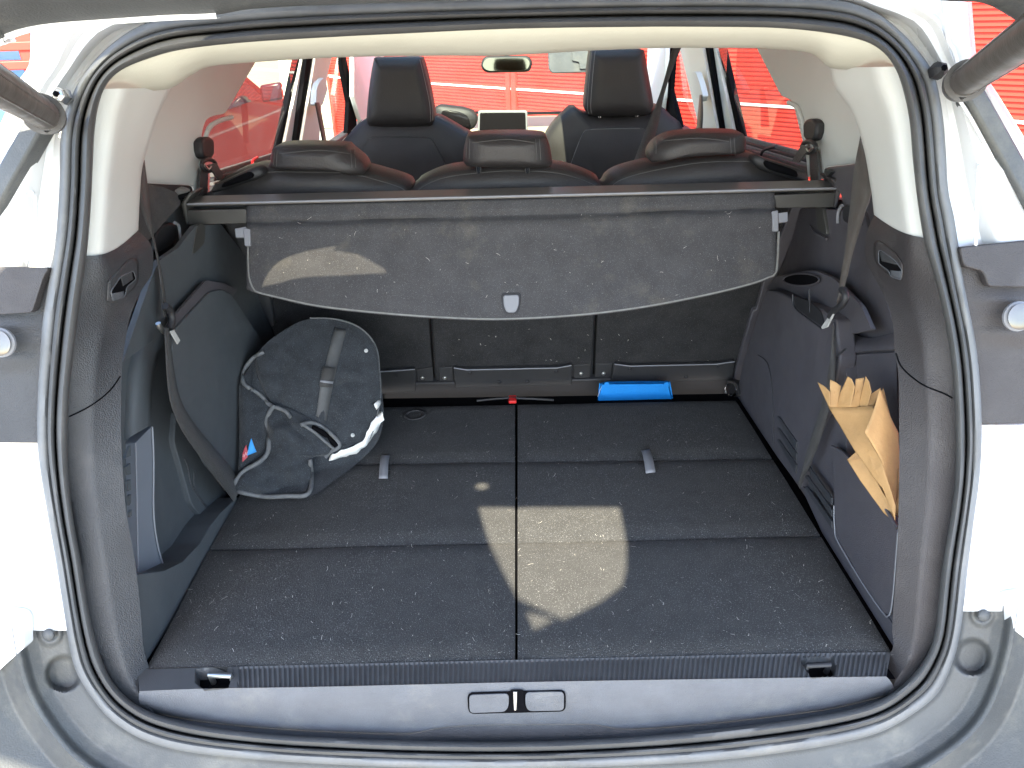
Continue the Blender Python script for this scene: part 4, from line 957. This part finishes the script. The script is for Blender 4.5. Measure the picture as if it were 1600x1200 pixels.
fl = sideP('pocket_flap', [(1300, 698), (1322, 712), (1362, 760), (1403, 828), (1395, 934), (1389, 962), (1378, 956), (1350, 915), (1308, 842), (1303, 800)], 1, .551, 'brownwall', rad=5, bevel=.003, d=.012)
tube('flap_edge', [PX(p.x, p.y, .5495) for p in cs([(1303, 790), (1304, 826), (1310, 848), (1350, 915), (1380, 958), (1389, 962), (1395, 934), (1403, 832)], 50)], .0011, M['greyclip'], fl, seg=6)
tube('flap_top_edge', [PX(p.x, p.y, .549) for p in cs([(1300, 698), (1322, 712), (1362, 760), (1402, 825)], 30)], .0028, M['brownwall'], fl, seg=8)
sideP('lower_wall_panel', [(1250, 757), (1303, 800), (1308, 842), (1350, 915), (1386, 962), (1400, 985), (1397, 1012), (1284, 832)], 1, .556, 'brownwall', rad=2, bevel=.003, d=.03)
sideP('lower_wall_corner', [(1386, 962), (1395, 934), (1403, 832), (1412, 840), (1410, 1000), (1397, 1012)], 1, .5585, 'brownwall', rad=2, bevel=.003, d=.03)
for k in range(3):
    o_ = Vector((0, 18*k)); q = [(1213, 650), (1217, 651), (1244, 690), (1243, 704)]
    sideP('vent_slot', [tuple(Vector(p)+o_) for p in q], 1, .5482, 'plastic', rad=1, bevel=.001, d=.003)
for k in range(3):
    q = [(1257+0, 726+k*18), (1261, 724+k*18), (1299, 778+k*18), (1299, 790+k*18)]
    sideP('vent_slot', q, 1, .5482, 'plastic', rad=1, bevel=.001, d=.003)
tube('moulded_line', [PX(p.x, p.y, .5490) for p in cs([(1184, 555), (1200, 570), (1207, 620), (1208, 692)], 24)], .0009, M['plastic'], car, seg=6)
tube('lashing_eye', [PX(1142+9*math.cos(a), 608+11*math.sin(a), .535) for a in [2*math.pi*i/16 for i in range(16)]], .0028, M['chrome'], car, closed=True)
slab('eye_base', [PX(*p, .545) for p in rnd([(1122, 600), (1135, 592), (1150, 597), (1154, 620), (1130, 622)], 4)], .02, M['softblack'], car)
# vertical seat-side trims
slab('seat_side_trim', [PS(*p, .012) for p in [(346, 340), (385, 342), (420, 445), (430, 508), (424, 512), (402, 470)]], .03, M['plastic'], car)
tube('seat_side_seam', [PS(p[0], p[1], .02) for p in [(1254, 330), (1244, 372), (1232, 424)]], .0013, M['greyclip'], car, seg=6)
slab('seat_side_trim', [PS(*p, .012) for p in [(1262, 318), (1240, 318), (1196, 430), (1182, 484), (1176, 486), (1166, 520), (1142, 606), (1150, 612), (1190, 500), (1212, 440)]], .03, M['brownwall'], car)

# ---- seat belts
def px3(L_, x): return [PX(a, b, x_ if isinstance(x_, float) else x) for (a, b), x_ in zip(L_, x)] if isinstance(x, list) else [PX(a, b, x) for a, b in L_]
b1 = ribbon('seat_belt', px3([(222, 258), (217, 300), (228, 345), (240, 375), (252, 440), (256, 495)], [-.58, -.575, -.57, -.565, -.56, -.555]), px3([(226, 250), (232, 300), (239, 360), (242, 375), (256, 440), (261, 495)], [-.59, -.585, -.575, -.57, -.565, -.56]), M['webbing'], car)
b1['label'] = 'upper twisted belt on the left'
ribbon('seat_belt', px3([(258, 512), (263, 600), (271, 640), (290, 680), (330, 735), (367, 784)], -.535), px3([(264, 512), (276, 600), (290, 640), (318, 680), (362, 732), (374, 762)], -.543), M['webbing'], car)
b2 = ribbon('seat_belt', px3([(1345, 212), (1335, 260), (1328, 320), (1320, 390), (1312, 440), (1307, 480)], [.575, .57, .565, .56, .555, .55]), px3([(1352, 212), (1361, 292), (1350, 335), (1334, 390), (1319, 450), (1309, 480)], [.585, .58, .575, .57, .56, .555]), M['webbing_brown'], car)
ribbon('seat_belt', px3([(1303, 505), (1297, 560), (1285, 625), (1262, 700), (1247, 758)], .535), px3([(1306, 505), (1306, 560), (1300, 620), (1280, 690), (1250, 764)], .543), M['webbing'], car)
t_ = tube('belt_tongue', [PX(p.x, p.y, -.548) for p in cs([(247, 505), (252, 514), (262, 521), (270, 516)], 10)], .0042, M['steel'], car)
tube('tongue_plate', [PX(p.x, p.y, -.546) for p in cs([(258, 478), (266, 486), (269, 500), (266, 515)], 10)], .006, M['softblack'], t_)
slab('tongue_blade', [PX(*p, -.540) for p in [(266, 518), (272, 515), (282, 532), (278, 538)]], .002, M['satin'], t_, bevel=.0005)
t_ = tube('belt_tongue', [PX(p.x, p.y, .532) for p in cs([(1315, 452), (1322, 462), (1316, 476), (1303, 486), (1297, 495)], 12)], .0055, M['softblack'], car)
slab('tongue_blade', [PX(*p, .530) for p in [(1296, 492), (1303, 488), (1292, 511), (1284, 514), (1283, 511)]], .003, M['satin'], t_, bevel=.0005)
# upper belt anchors
for sd, c, m_n in ((-1, (328, 228), 0), (1, (1262, 200), 0)):
    q = [(-13, -8), (-6, -15), (4, -14), (8, -6), (8, 14), (2, 22), (-8, 20), (-12, 8)]
    if sd > 0: q = [(-x, y) for x, y in q]
    an = sideP('belt_anchor', [(c[0]+x, c[1]+y) for x, y in q], sd, SX-.018, 'softblack', rad=4, bevel=.006, d=.02)
    tube('anchor_ring', [PX(c[0]+sd*-1*-2+11*math.cos(a), c[1]+30+9*math.sin(a), sd*(SX-.025)) for a in [2*math.pi*i/16 for i in range(16)]], .0045, M['softblack'], an, closed=True)
    tube('anchor_glint', [PX(p.x, p.y, sd*(SX-.033)) for p in cs([(c[0]-sd*2, c[1]+32), (c[0]+sd*3, c[1]+37), (c[0]+sd*8, c[1]+30)], 8)], .0018, M['steel'], an)
    sideP('belt_lower_run', [(c[0]+sd*2, c[1]+36), (c[0]+sd*14, c[1]+36), (c[0]+sd*17, c[1]+84), (c[0]+sd*4, c[1]+84)], sd, SX-.012, 'webbing', rad=0, bevel=.001, d=.006, parent=an)
    sideP('belt_run_to_seat', [(c[0]-sd*-3, c[1]+30), (c[0]-sd*10, c[1]+26), (c[0]-sd*26, c[1]+52), (c[0]-sd*14, c[1]+54)], sd, SX-.03, 'webbing', rad=0, bevel=.001, d=.003, parent=an)
# long belts forward
ribbon('seat_belt', [PY(*p, y) for p, y in (((1052, 70), 1.9), ((1033, 140), 1.85), ((1010, 200), 1.75), ((984, 268), 1.6))], [PY(*p, y) for p, y in (((1066, 70), 1.9), ((1040, 140), 1.85), ((1026, 205), 1.75), ((1000, 268), 1.6))], M['webbing'], car)
ribbon('seat_belt', px3([(492, 160), (498, 190), (506, 232)], -.60), px3([(499, 160), (505, 190), (512, 232)], -.60), M['webbing'], car)
ribbon('seat_belt', px3([(1093, 148), (1090, 180), (1086, 212)], .62), px3([(1097, 148), (1098, 180), (1096, 212)], .62), M['webbing'], car)
for sd, q in ((-1, [(499, 128), (508, 120), (512, 140), (504, 165), (494, 165), (495, 140)]), (1, [(1080, 112), (1087, 112), (1093, 130), (1098, 150), (1094, 160), (1086, 150)])):
    sideP('belt_guide', q, sd, .64, 'light', rad=3, bevel=.003, d=.02)

# ================================================================== luggage cover (lifts out)
lc = thing('luggage_cover', 'black roller luggage cover with its panel hanging, across the boot behind the rear seats', 'luggage cover', tuple(PT(800, 330)))
def barpt(x, y, Y): return PY(x, y, Y)
tl_, tr_ = (290, 306), (1310, 281)
A = [PY(288, 306, 1.44), PY(1308, 280, 1.44)]; B = [PY(290, 318, 1.40), PY(1310, 293, 1.40)]
vs = [A[0], A[1], B[1], B[0]]
o = mk('cassette_top', vs+[v+Vector((0, 0, -.006)) for v in vs], [(0, 1, 2, 3), (4, 5, 6, 7), (0, 1, 5, 4), (1, 2, 6, 5), (2, 3, 7, 6), (3, 0, 4, 7)], M['alu'], lc, bevel=.002)
tube('cassette_lip', [PY(292, 319, 1.398), PY(1309, 294, 1.398)], .0022, M['greyclip'], lc, seg=8)
slab('cassette_body', [PY(*p, 1.43) for p in [(294, 318), (1306, 293), (1303, 312), (298, 337)]], .05, M['softblack'], lc)
slab('cassette_end', [PY(*p, 1.402) for p in rnd([(290, 329), (384, 327), (386, 349), (294, 351)], 2)], .02, M['greybar'], lc, bevel=.002)
slab('cassette_end', [PY(*p, 1.402) for p in rnd([(1210, 305), (1306, 301), (1304, 324), (1213, 325)], 2)], .02, M['greybar'], lc, bevel=.002)
slab('end_cap', [PY(*p, 1.395) for p in [(282, 318), (292, 303), (300, 303), (290, 318), (294, 350), (290, 352)]], .06, M['greybar'], lc)
slab('end_cap', [PY(*p, 1.395) for p in [(1318, 290), (1306, 279), (1298, 279), (1308, 292), (1303, 325), (1307, 326)]], .06, M['plastic_brown'], lc)
ec = pillow('release_button', [(256, 305), (262, 298), (272, 296), (288, 302), (280, 310), (266, 317), (257, 313)], lambda a, b: PY(a, b, 1.40), .008, .03, M['coveredge'], lc, n=30)
slab('button_slot', [PY(*p, 1.388) for p in [(266, 314), (280, 304), (296, 300), (292, 306), (272, 316)]], .002, M['pit'], ec, bevel=0)
ec = pillow('release_button', [(1300, 282), (1312, 278), (1326, 284), (1330, 288), (1322, 296), (1308, 292)], lambda a, b: PY(a, b, 1.40), .008, .03, M['plastic_brown'], lc, n=30)
slab('button_slot', [PY(*p, 1.388) for p in [(1311, 280), (1316, 278), (1329, 284), (1320, 286)]], .002, M['pit'], ec, bevel=0)
# the hanging panel: a grid with a soft crease
topc = cs([(386, 321), (800, 311), (1210, 300)], 90)
lo_c = cs([(386, 452), (400, 458), (430, 466), (500, 481), (600, 492), (700, 499), (790, 501), (900, 495), (1000, 483), (1100, 464), (1170, 447), (1205, 434), (1214, 428)], 90)
rows = []
for j in range(41):
    t = j/40; row = []
    for i, (p, q_) in enumerate(zip(topc, lo_c)):
        w = p.lerp(q_, t)
        ed = 383+(w.y-321)*.05 if i == 0 else w.x
        off = .0
        yc = (w.y-(349-(w.x-388)*.028))
        off -= .010*math.exp(-(yc/5)**2); off += .014*(1-sstep((yc+14)/20))*0
        v0 = PT(w.x, w.y, 0); off += .0022*noise.noise(v0*7)+.0012*noise.noise(v0*19)
        off += .004*math.exp(-((yc-14)/14)**2)
        row.append(PT(w.x, w.y, off))
    rows.append(row)
cp = loft('cover_panel', rows, M['cover'], lc, smooth=80, solid=.003)
tube('bound_edge', [onto([cp], p.x, p.y-1.5, .0015, PT(p.x, p.y, .0015)) for p in cs([(388, 386), (389, 430), (394, 448), (400, 457), (430, 465), (500, 480), (600, 491), (700, 498), (790, 500), (900, 494), (1000, 482), (1100, 463), (1170, 446), (1203, 434), (1213, 424), (1217, 362)], 120)], .0024, M['coveredge'], cp, seg=6)
tube('stitch_line', [onto([cp], p.x, p.y-5.5, .0003, PT(p.x, p.y, .0006)) for p in cs([(400, 455), (430, 465), (500, 480), (600, 491), (700, 498), (790, 500), (900, 494), (1000, 482), (1100, 463), (1170, 446), (1203, 434)], 120)], .0006, M['pit'], cp, seg=4)
for q1, q2 in (([(367, 357), (384, 354), (384, 371), (368, 371)], [(380, 356), (391, 358), (391, 384), (382, 384)]), ([(1216, 333), (1231, 331), (1231, 346), (1217, 348)], [(1206, 330), (1216, 328), (1217, 361), (1208, 361)])):
    h = slab('hook_end', [PT(*p, .008) for p in rnd(q2, 1.5, 2)], .008, M['greyclip'], lc, bevel=.0015); slab('hook_pin', [PT(*p, .006) for p in q1], .006, M['greyclip'], h, bevel=.001)
h = slab('pull_handle_rim', [PT(*p, .004) for p in rnd([(783, 458), (814, 457), (813, 476), (808, 491), (789, 491), (784, 476)], 5, 4)], .004, M['softblack'], lc, bevel=.001)
slab('pull_handle', [PT(*p, .007) for p in rnd([(786, 461), (811, 460), (811, 475), (806, 488), (791, 488), (787, 476)], 5, 4)], .004, M['greyclip'], h, bevel=.002)

# ================================================================== black felt bag
A3, B3, C3 = PZ(372, 782, .004), PZ(600, 722, .004), PY(505, 500, 1.46)
bn = (B3-A3).cross(C3-A3).normalized()
if bn.dot(CAM-A3) < 0: bn = -bn
bdd = bn.dot(A3)
def PB(px, py, off=0):
    v = hit(px, py, bn, bdd+off)
    return v if v.z > .012 else PZ(px, py, .012)
bag = thing('felt_bag', 'crumpled black felt boot bag with grey piping, lying on the left of the boot floor', 'bag', tuple(PZ(470, 740, 0)))
body = pillow('bag_body', [(516, 500), (550, 506), (578, 524), (591, 548), (594, 585), (598, 622), (599, 655), (590, 690), (560, 722), (520, 752), (480, 776), (400, 775), (368, 768), (366, 755), (378, 720), (374, 660), (374, 600), (388, 566), (420, 535), (450, 515), (480, 503)], lambda a, b: PB(a, b, -.012), .014, .05, M['felt'], bag, n=120, rings=26, wr=.018, wf=11, cr=.012)
flap = pillow('round_flap', [(500, 497), (530, 498), (558, 508), (578, 525), (589, 548), (592, 580), (594, 615), (590, 650), (582, 680), (560, 700), (530, 712), (512, 706), (470, 664), (428, 633), (404, 590), (400, 560), (412, 540), (440, 518), (470, 502)], lambda a, b: PB(a, b, .004), .028, .03, M['felt'], bag, n=110, rings=30, wr=.018, wf=10, cr=.012)
pouch = pillow('front_pouch', [(428, 633), (455, 640), (490, 658), (515, 690), (512, 710), (488, 716), (486, 760), (476, 776), (420, 777), (382, 771), (365, 762), (372, 745), (396, 722), (414, 708), (420, 680), (418, 655)], lambda a, b: PB(a, b, .018), .022, .03, M['felt'], bag, n=100, rings=26, wr=.024, wf=15, cr=.018)
side_p = pillow('side_gusset', [(392, 572), (380, 590), (380, 602), (395, 612), (412, 626), (427, 636), (416, 662), (420, 700), (402, 724), (374, 746), (374, 700), (374, 640), (374, 600)], lambda a, b: PB(a, b, .006), .016, .03, M['felt'], bag, n=80, rings=12, wr=.006, wf=14)
bags = [body, flap, pouch, side_p]
def pipe(nm, L_, rad, m, lift=.002, n=50, parent=bag, wob=.0):
    pts = []
    for p in cs(L_, n):
        v = onto(bags, p.x, p.y, lift+.002, PB(p.x, p.y, .02)); pts.append(v)
    for _ in range(2): pts = [pts[0]]+[(pts[i-1]+pts[i]*2+pts[i+1])/4 for i in range(1, n-1)]+[pts[-1]]
    return tube(nm, pts, rad, m, parent, seg=8)
pipe('piping', [(412, 550), (395, 560), (381, 580), (380, 598), (392, 608), (405, 616), (418, 630), (428, 636)], .0042, M['piping'])
pipe('piping', [(428, 634), (419, 648), (416, 665), (420, 690), (418, 708), (405, 722), (382, 735), (368, 752), (366, 764), (380, 770), (415, 776), (450, 775), (478, 774), (486, 762), (487, 740), (484, 718)], .0046, M['piping'], n=90)
pipe('piping', [(430, 636), (445, 642), (454, 652)], .004, M['piping'])
pipe('piping', [(470, 664), (484, 660), (498, 664), (515, 676), (530, 692), (528, 700), (516, 706), (508, 715)], .0042, M['piping'])
pipe('piping', [(474, 664), (492, 676), (508, 690), (522, 702)], .003, M['piping'], lift=.001)
pipe('flap_seam', [(484, 497), (520, 498), (555, 508), (578, 526), (590, 550), (593, 580), (595, 615), (588, 655), (576, 688), (552, 705), (530, 712)], .0016, M['piping'], lift=.0005, n=80)
pipe('handle_slot', [(488, 668), (504, 676), (520, 690), (526, 697)], .0055, M['pit'], lift=.001)
def strap(nm, L_, Rr, m, lift=.003, n=26, parent=bag):
    a = [onto(bags, p.x, p.y, lift, PB(p.x, p.y, .03)) for p in cs(L_, n)]; b = [onto(bags, p.x, p.y, lift, PB(p.x, p.y, .03)) for p in cs(Rr, n)]
    for _ in range(2):
        for c in (a, b): c[1:-1] = [(c[i-1]+c[i]*2+c[i+1])/4 for i in range(1, n-1)]
    return loft(nm, [a, [(x+y)/2 for x, y in zip(a, b)], b], m, parent, solid=.0015, smooth=60)
strap('bag_strap', [(523, 512), (516, 540), (508, 572), (501, 600), (498, 625), (494, 650)], [(541, 515), (534, 545), (526, 575), (521, 600), (515, 630), (510, 658)], M['bagstrap'])
s2_ = strap('strap_loop', [(505, 572), (502, 586), (499, 604)], [(525, 574), (522, 590), (519, 606)], M['webbing'], lift=.008, n=8)
strap('strap_loop_edge', [(501, 594), (500, 597)], [(521, 596), (520, 600)], M['greyclip'], lift=.010, n=3)
for c in ((572, 548), (551, 680)):
    p = onto(bags, *c, .001, PB(*c, .03)); disc('snap_stud', p, bn, .0042, .0022, M['satin'], bag, seg=18)
wl_ = strap('white_torn_edge', [(516, 712), (540, 700), (562, 692), (574, 678), (580, 660), (590, 652), (594, 642)], [(514, 718), (545, 712), (568, 700), (582, 684), (590, 670), (600, 656), (600, 646)], M['white'], lift=.007, n=24)
me = wl_.data
for v in me.vertices: v.co += Vector((noise.noise(v.co*70), noise.noise(v.co*80+Vector((5, 0, 0))), noise.noise(v.co*75+Vector((0, 9, 0)))))*.005
strap('torn_scrap', [(584, 632), (588, 626), (594, 624)], [(588, 640), (593, 634), (595, 630)], M['white'], lift=.007, n=4)
tg1 = strap('woven_label', [(392, 686), (388, 700), (386, 712)], [(393, 685), (398, 700), (401, 706)], M['blue_tag'], lift=.004, n=5)
tg2 = strap('woven_label', [(384, 696), (378, 708), (379, 722)], [(385, 695), (387, 710), (387, 714)], M['red_tag'], lift=.004, n=5)
for k in range(5):
    x, y = 379.5+k*1.8, 716-k*1.6-(0 if k % 2 else 2)
    a = onto(bags, x, y, .006, PB(x, y, .03)); b = onto(bags, x+.9, y-4, .006, PB(x, y-4, .03)); tube('label_letter', [a, b], .00035, M['white'], bag, seg=4)

# ================================================================== blue box
bx = thing('blue_box', 'bright blue open cardboard box standing in the gap behind the boot floor', 'box', tuple(PY(990, 640, 1.63)))
YB = 1.625
fr_ = [PY(*p, YB) for p in [(933, 640), (940, 600), (1043, 599), (1053, 640)]]
mk('front_side', fr_, [(0, 1, 2, 3)], M['blue'], bx, solid=.003, smooth=0)
bk = [PY(938, 640, 1.665), PY(946, 596, 1.665), PY(1038, 595, 1.665), PY(1048, 640, 1.665)]
mk('back_side', bk, [(0, 1, 2, 3)], M['blue'], bx, solid=.003, smooth=0)
mk('left_side', [fr_[0], fr_[1]+Vector((-.006, 0, .002)), bk[1], bk[0]], [(0, 1, 2, 3)], M['blue'], bx, solid=.003, smooth=0)
mk('right_side', [fr_[3], fr_[2]+Vector((.003, 0, .004)), bk[2], bk[3]], [(0, 1, 2, 3)], M['blue'], bx, solid=.003, smooth=0)
mk('inner_flap', [PY(946, 603, 1.632), PY(1038, 602, 1.632), PY(1036, 600.5, 1.66), PY(950, 601, 1.66)], [(0, 1, 2, 3)], M['blue'], bx, solid=.002, smooth=0)
tube('cut_edge', [PY(p.x, p.y, 1.623) for p in cs([(934, 620), (940, 604), (946, 601), (985, 603), (1040, 600)], 20)], .0007, M['white'], bx, seg=5)
for x0 in (943, 1036): slab('torn_corner', [PY(*p, 1.62) for p in [(x0, 603), (x0+2, 598), (x0+8, 597), (x0+10, 603)]], .002, M['blue'], bx, bevel=0)

# ================================================================== brown paper bags in the side pocket
K0, K1, K2 = PX(1337, 705, .575), PX(1399, 815, .558), PX(1376, 606, .60)
kn = Vector((-.62, -.72, .30)).normalized()
if kn.dot(CAM-K0) < 0: kn = -kn
kd = kn.dot(K1)
def PK(px, py, off=0): return hit(px, py, kn, kd+off)
def paper(nm, q, off, m, par, tilt=0, wr=.0015):
    n_ = len(q); P = [Vector(p) for p in q]; c = sum(P, Vector((0, 0)))/n_
    vs = []; rings = 7; pts = []
    for i in range(n_):
        for k in range(6): pts.append(P[i].lerp(P[(i+1) % n_], k/6))
    N_ = len(pts)
    for r in range(rings):
        s_ = 1-r/rings
        for p in pts:
            w = c+(p-c)*s_; v = PK(w.x, w.y, off+tilt*(w.x-c.x)*.00002); vs.append(v+kn*(noise.noise(v*28)*wr*2+noise.noise(v*70)*wr))
    vs.append(PK(c.x, c.y, off)); f = quads(rings, N_, True)+[((rings-1)*N_+j, (rings-1)*N_+(j+1) % N_, len(vs)-1) for j in range(N_)]
    return mk(nm, vs, f, m, par, solid=.0008, smooth=25)
pk = thing('paper_bag', 'large folded brown paper bag leaning out of the right side pocket', 'paper bag', tuple(K1))
paper('back_sheet', [(1279, 598), (1297, 634), (1330, 634), (1372, 628), (1380, 606), (1402, 690), (1400, 812), (1337, 705)], -.012, M['kraft_dark'], pk)
for q, off, ti in (([(1278, 597), (1290, 604), (1298, 613), (1297, 636), (1294, 632)], .003, 30), ([(1297, 593), (1306, 597), (1314, 603), (1309, 636), (1297, 636)], -.002, -30), ([(1325, 588), (1331, 592), (1336, 604), (1330, 636), (1308, 636), (1314, 612)], .004, 30), ([(1337, 592), (1350, 590), (1346, 614), (1345, 636), (1329, 636), (1335, 612)], .001, -30),
                   ([(1353, 588), (1358, 596), (1362, 612), (1356, 636), (1342, 636), (1347, 612)], .005, 35), ([(1375, 606), (1373, 616), (1364, 636), (1351, 636), (1360, 616)], .002, -20)):
    paper('fold_leaf', q, off, M['kraft'], pk, ti, .001)
paper('front_sheet', [(1293, 632), (1330, 636.5), (1367, 634), (1351, 675), (1378, 720), (1400, 790), (1399, 813), (1387, 772), (1366, 747), (1337, 705), (1318, 675)], .010, M['kraft'], pk, 20)
paper('side_fold', [(1375, 606), (1381, 622), (1391, 650), (1403, 676), (1406, 735), (1401, 780), (1398, 795), (1378, 722), (1351, 675), (1366, 636)], .013, M['kraft'], pk, -55)
pk2 = thing('paper_bag', 'small folded brown paper bag tucked low behind the pocket flap', 'paper bag', tuple(K0))
paper('front_sheet', [(1324, 718), (1340, 704), (1350, 712), (1380, 770), (1399, 800), (1398, 816), (1380, 800), (1345, 752)], -.004, M['kraft'], pk2, 10)
paper('top_fold', [(1324, 718), (1340, 704), (1347, 717), (1332, 719)], -.001, M['kraft_dark'], pk2, 10)
paper('rear_sheet', [(1396, 732), (1404, 732), (1405, 800), (1399, 815), (1390, 770)], -.006, M['kraft_dark'], pk2)

# ================================================================== lint and dust (nobody could count it)
vs = []; f = []
def fibre(p, nrm, L_, w=.0003):
    a = random.uniform(0, 6.28); t1 = nrm.orthogonal().normalized(); t2 = nrm.cross(t1); d = t1*math.cos(a)+t2*math.sin(a); s_ = nrm.cross(d)
    cur = p+nrm*.0012; bend = random.uniform(-1.6, 1.6); k0 = len(vs)
    for i in range(5):
        ang = bend*i/4; dd = d*math.cos(ang)+s_*math.sin(ang); ss = nrm.cross(dd)
        vs.append(cur-ss*w); vs.append(cur+ss*w); cur = cur+dd*L_/4+nrm*.0004
    for i in range(4): f.append((k0+2*i, k0+2*i+1, k0+2*i+3, k0+2*i+2))
up = Vector((0, 0, 1))
for _ in range(480):
    y = random.uniform(645, 1028)**1.0; x = random.uniform(FL(y)+10, FRt(y)-10)
    if x < 600 and y < 780: continue
    fibre(PZ(x, y, .0016), up, random.uniform(.001, .004)+random.random()**6*.010, random.uniform(.00012, .00028))
for _ in range(70):
    x = random.uniform(400, 1195); y = random.uniform(330, 470); fibre(PT(x, y, .004), TN, random.uniform(.001, .003)+random.random()**6*.010, .0002)
for _ in range(25):
    x = random.uniform(690, 1120); y = random.uniform(505, 565); fibre(PS(x, y, .001), SN, random.uniform(.002, .005), .0003)
li = mk('lint', vs, f, M['lint'], None, smooth=0); li['kind'] = 'stuff'
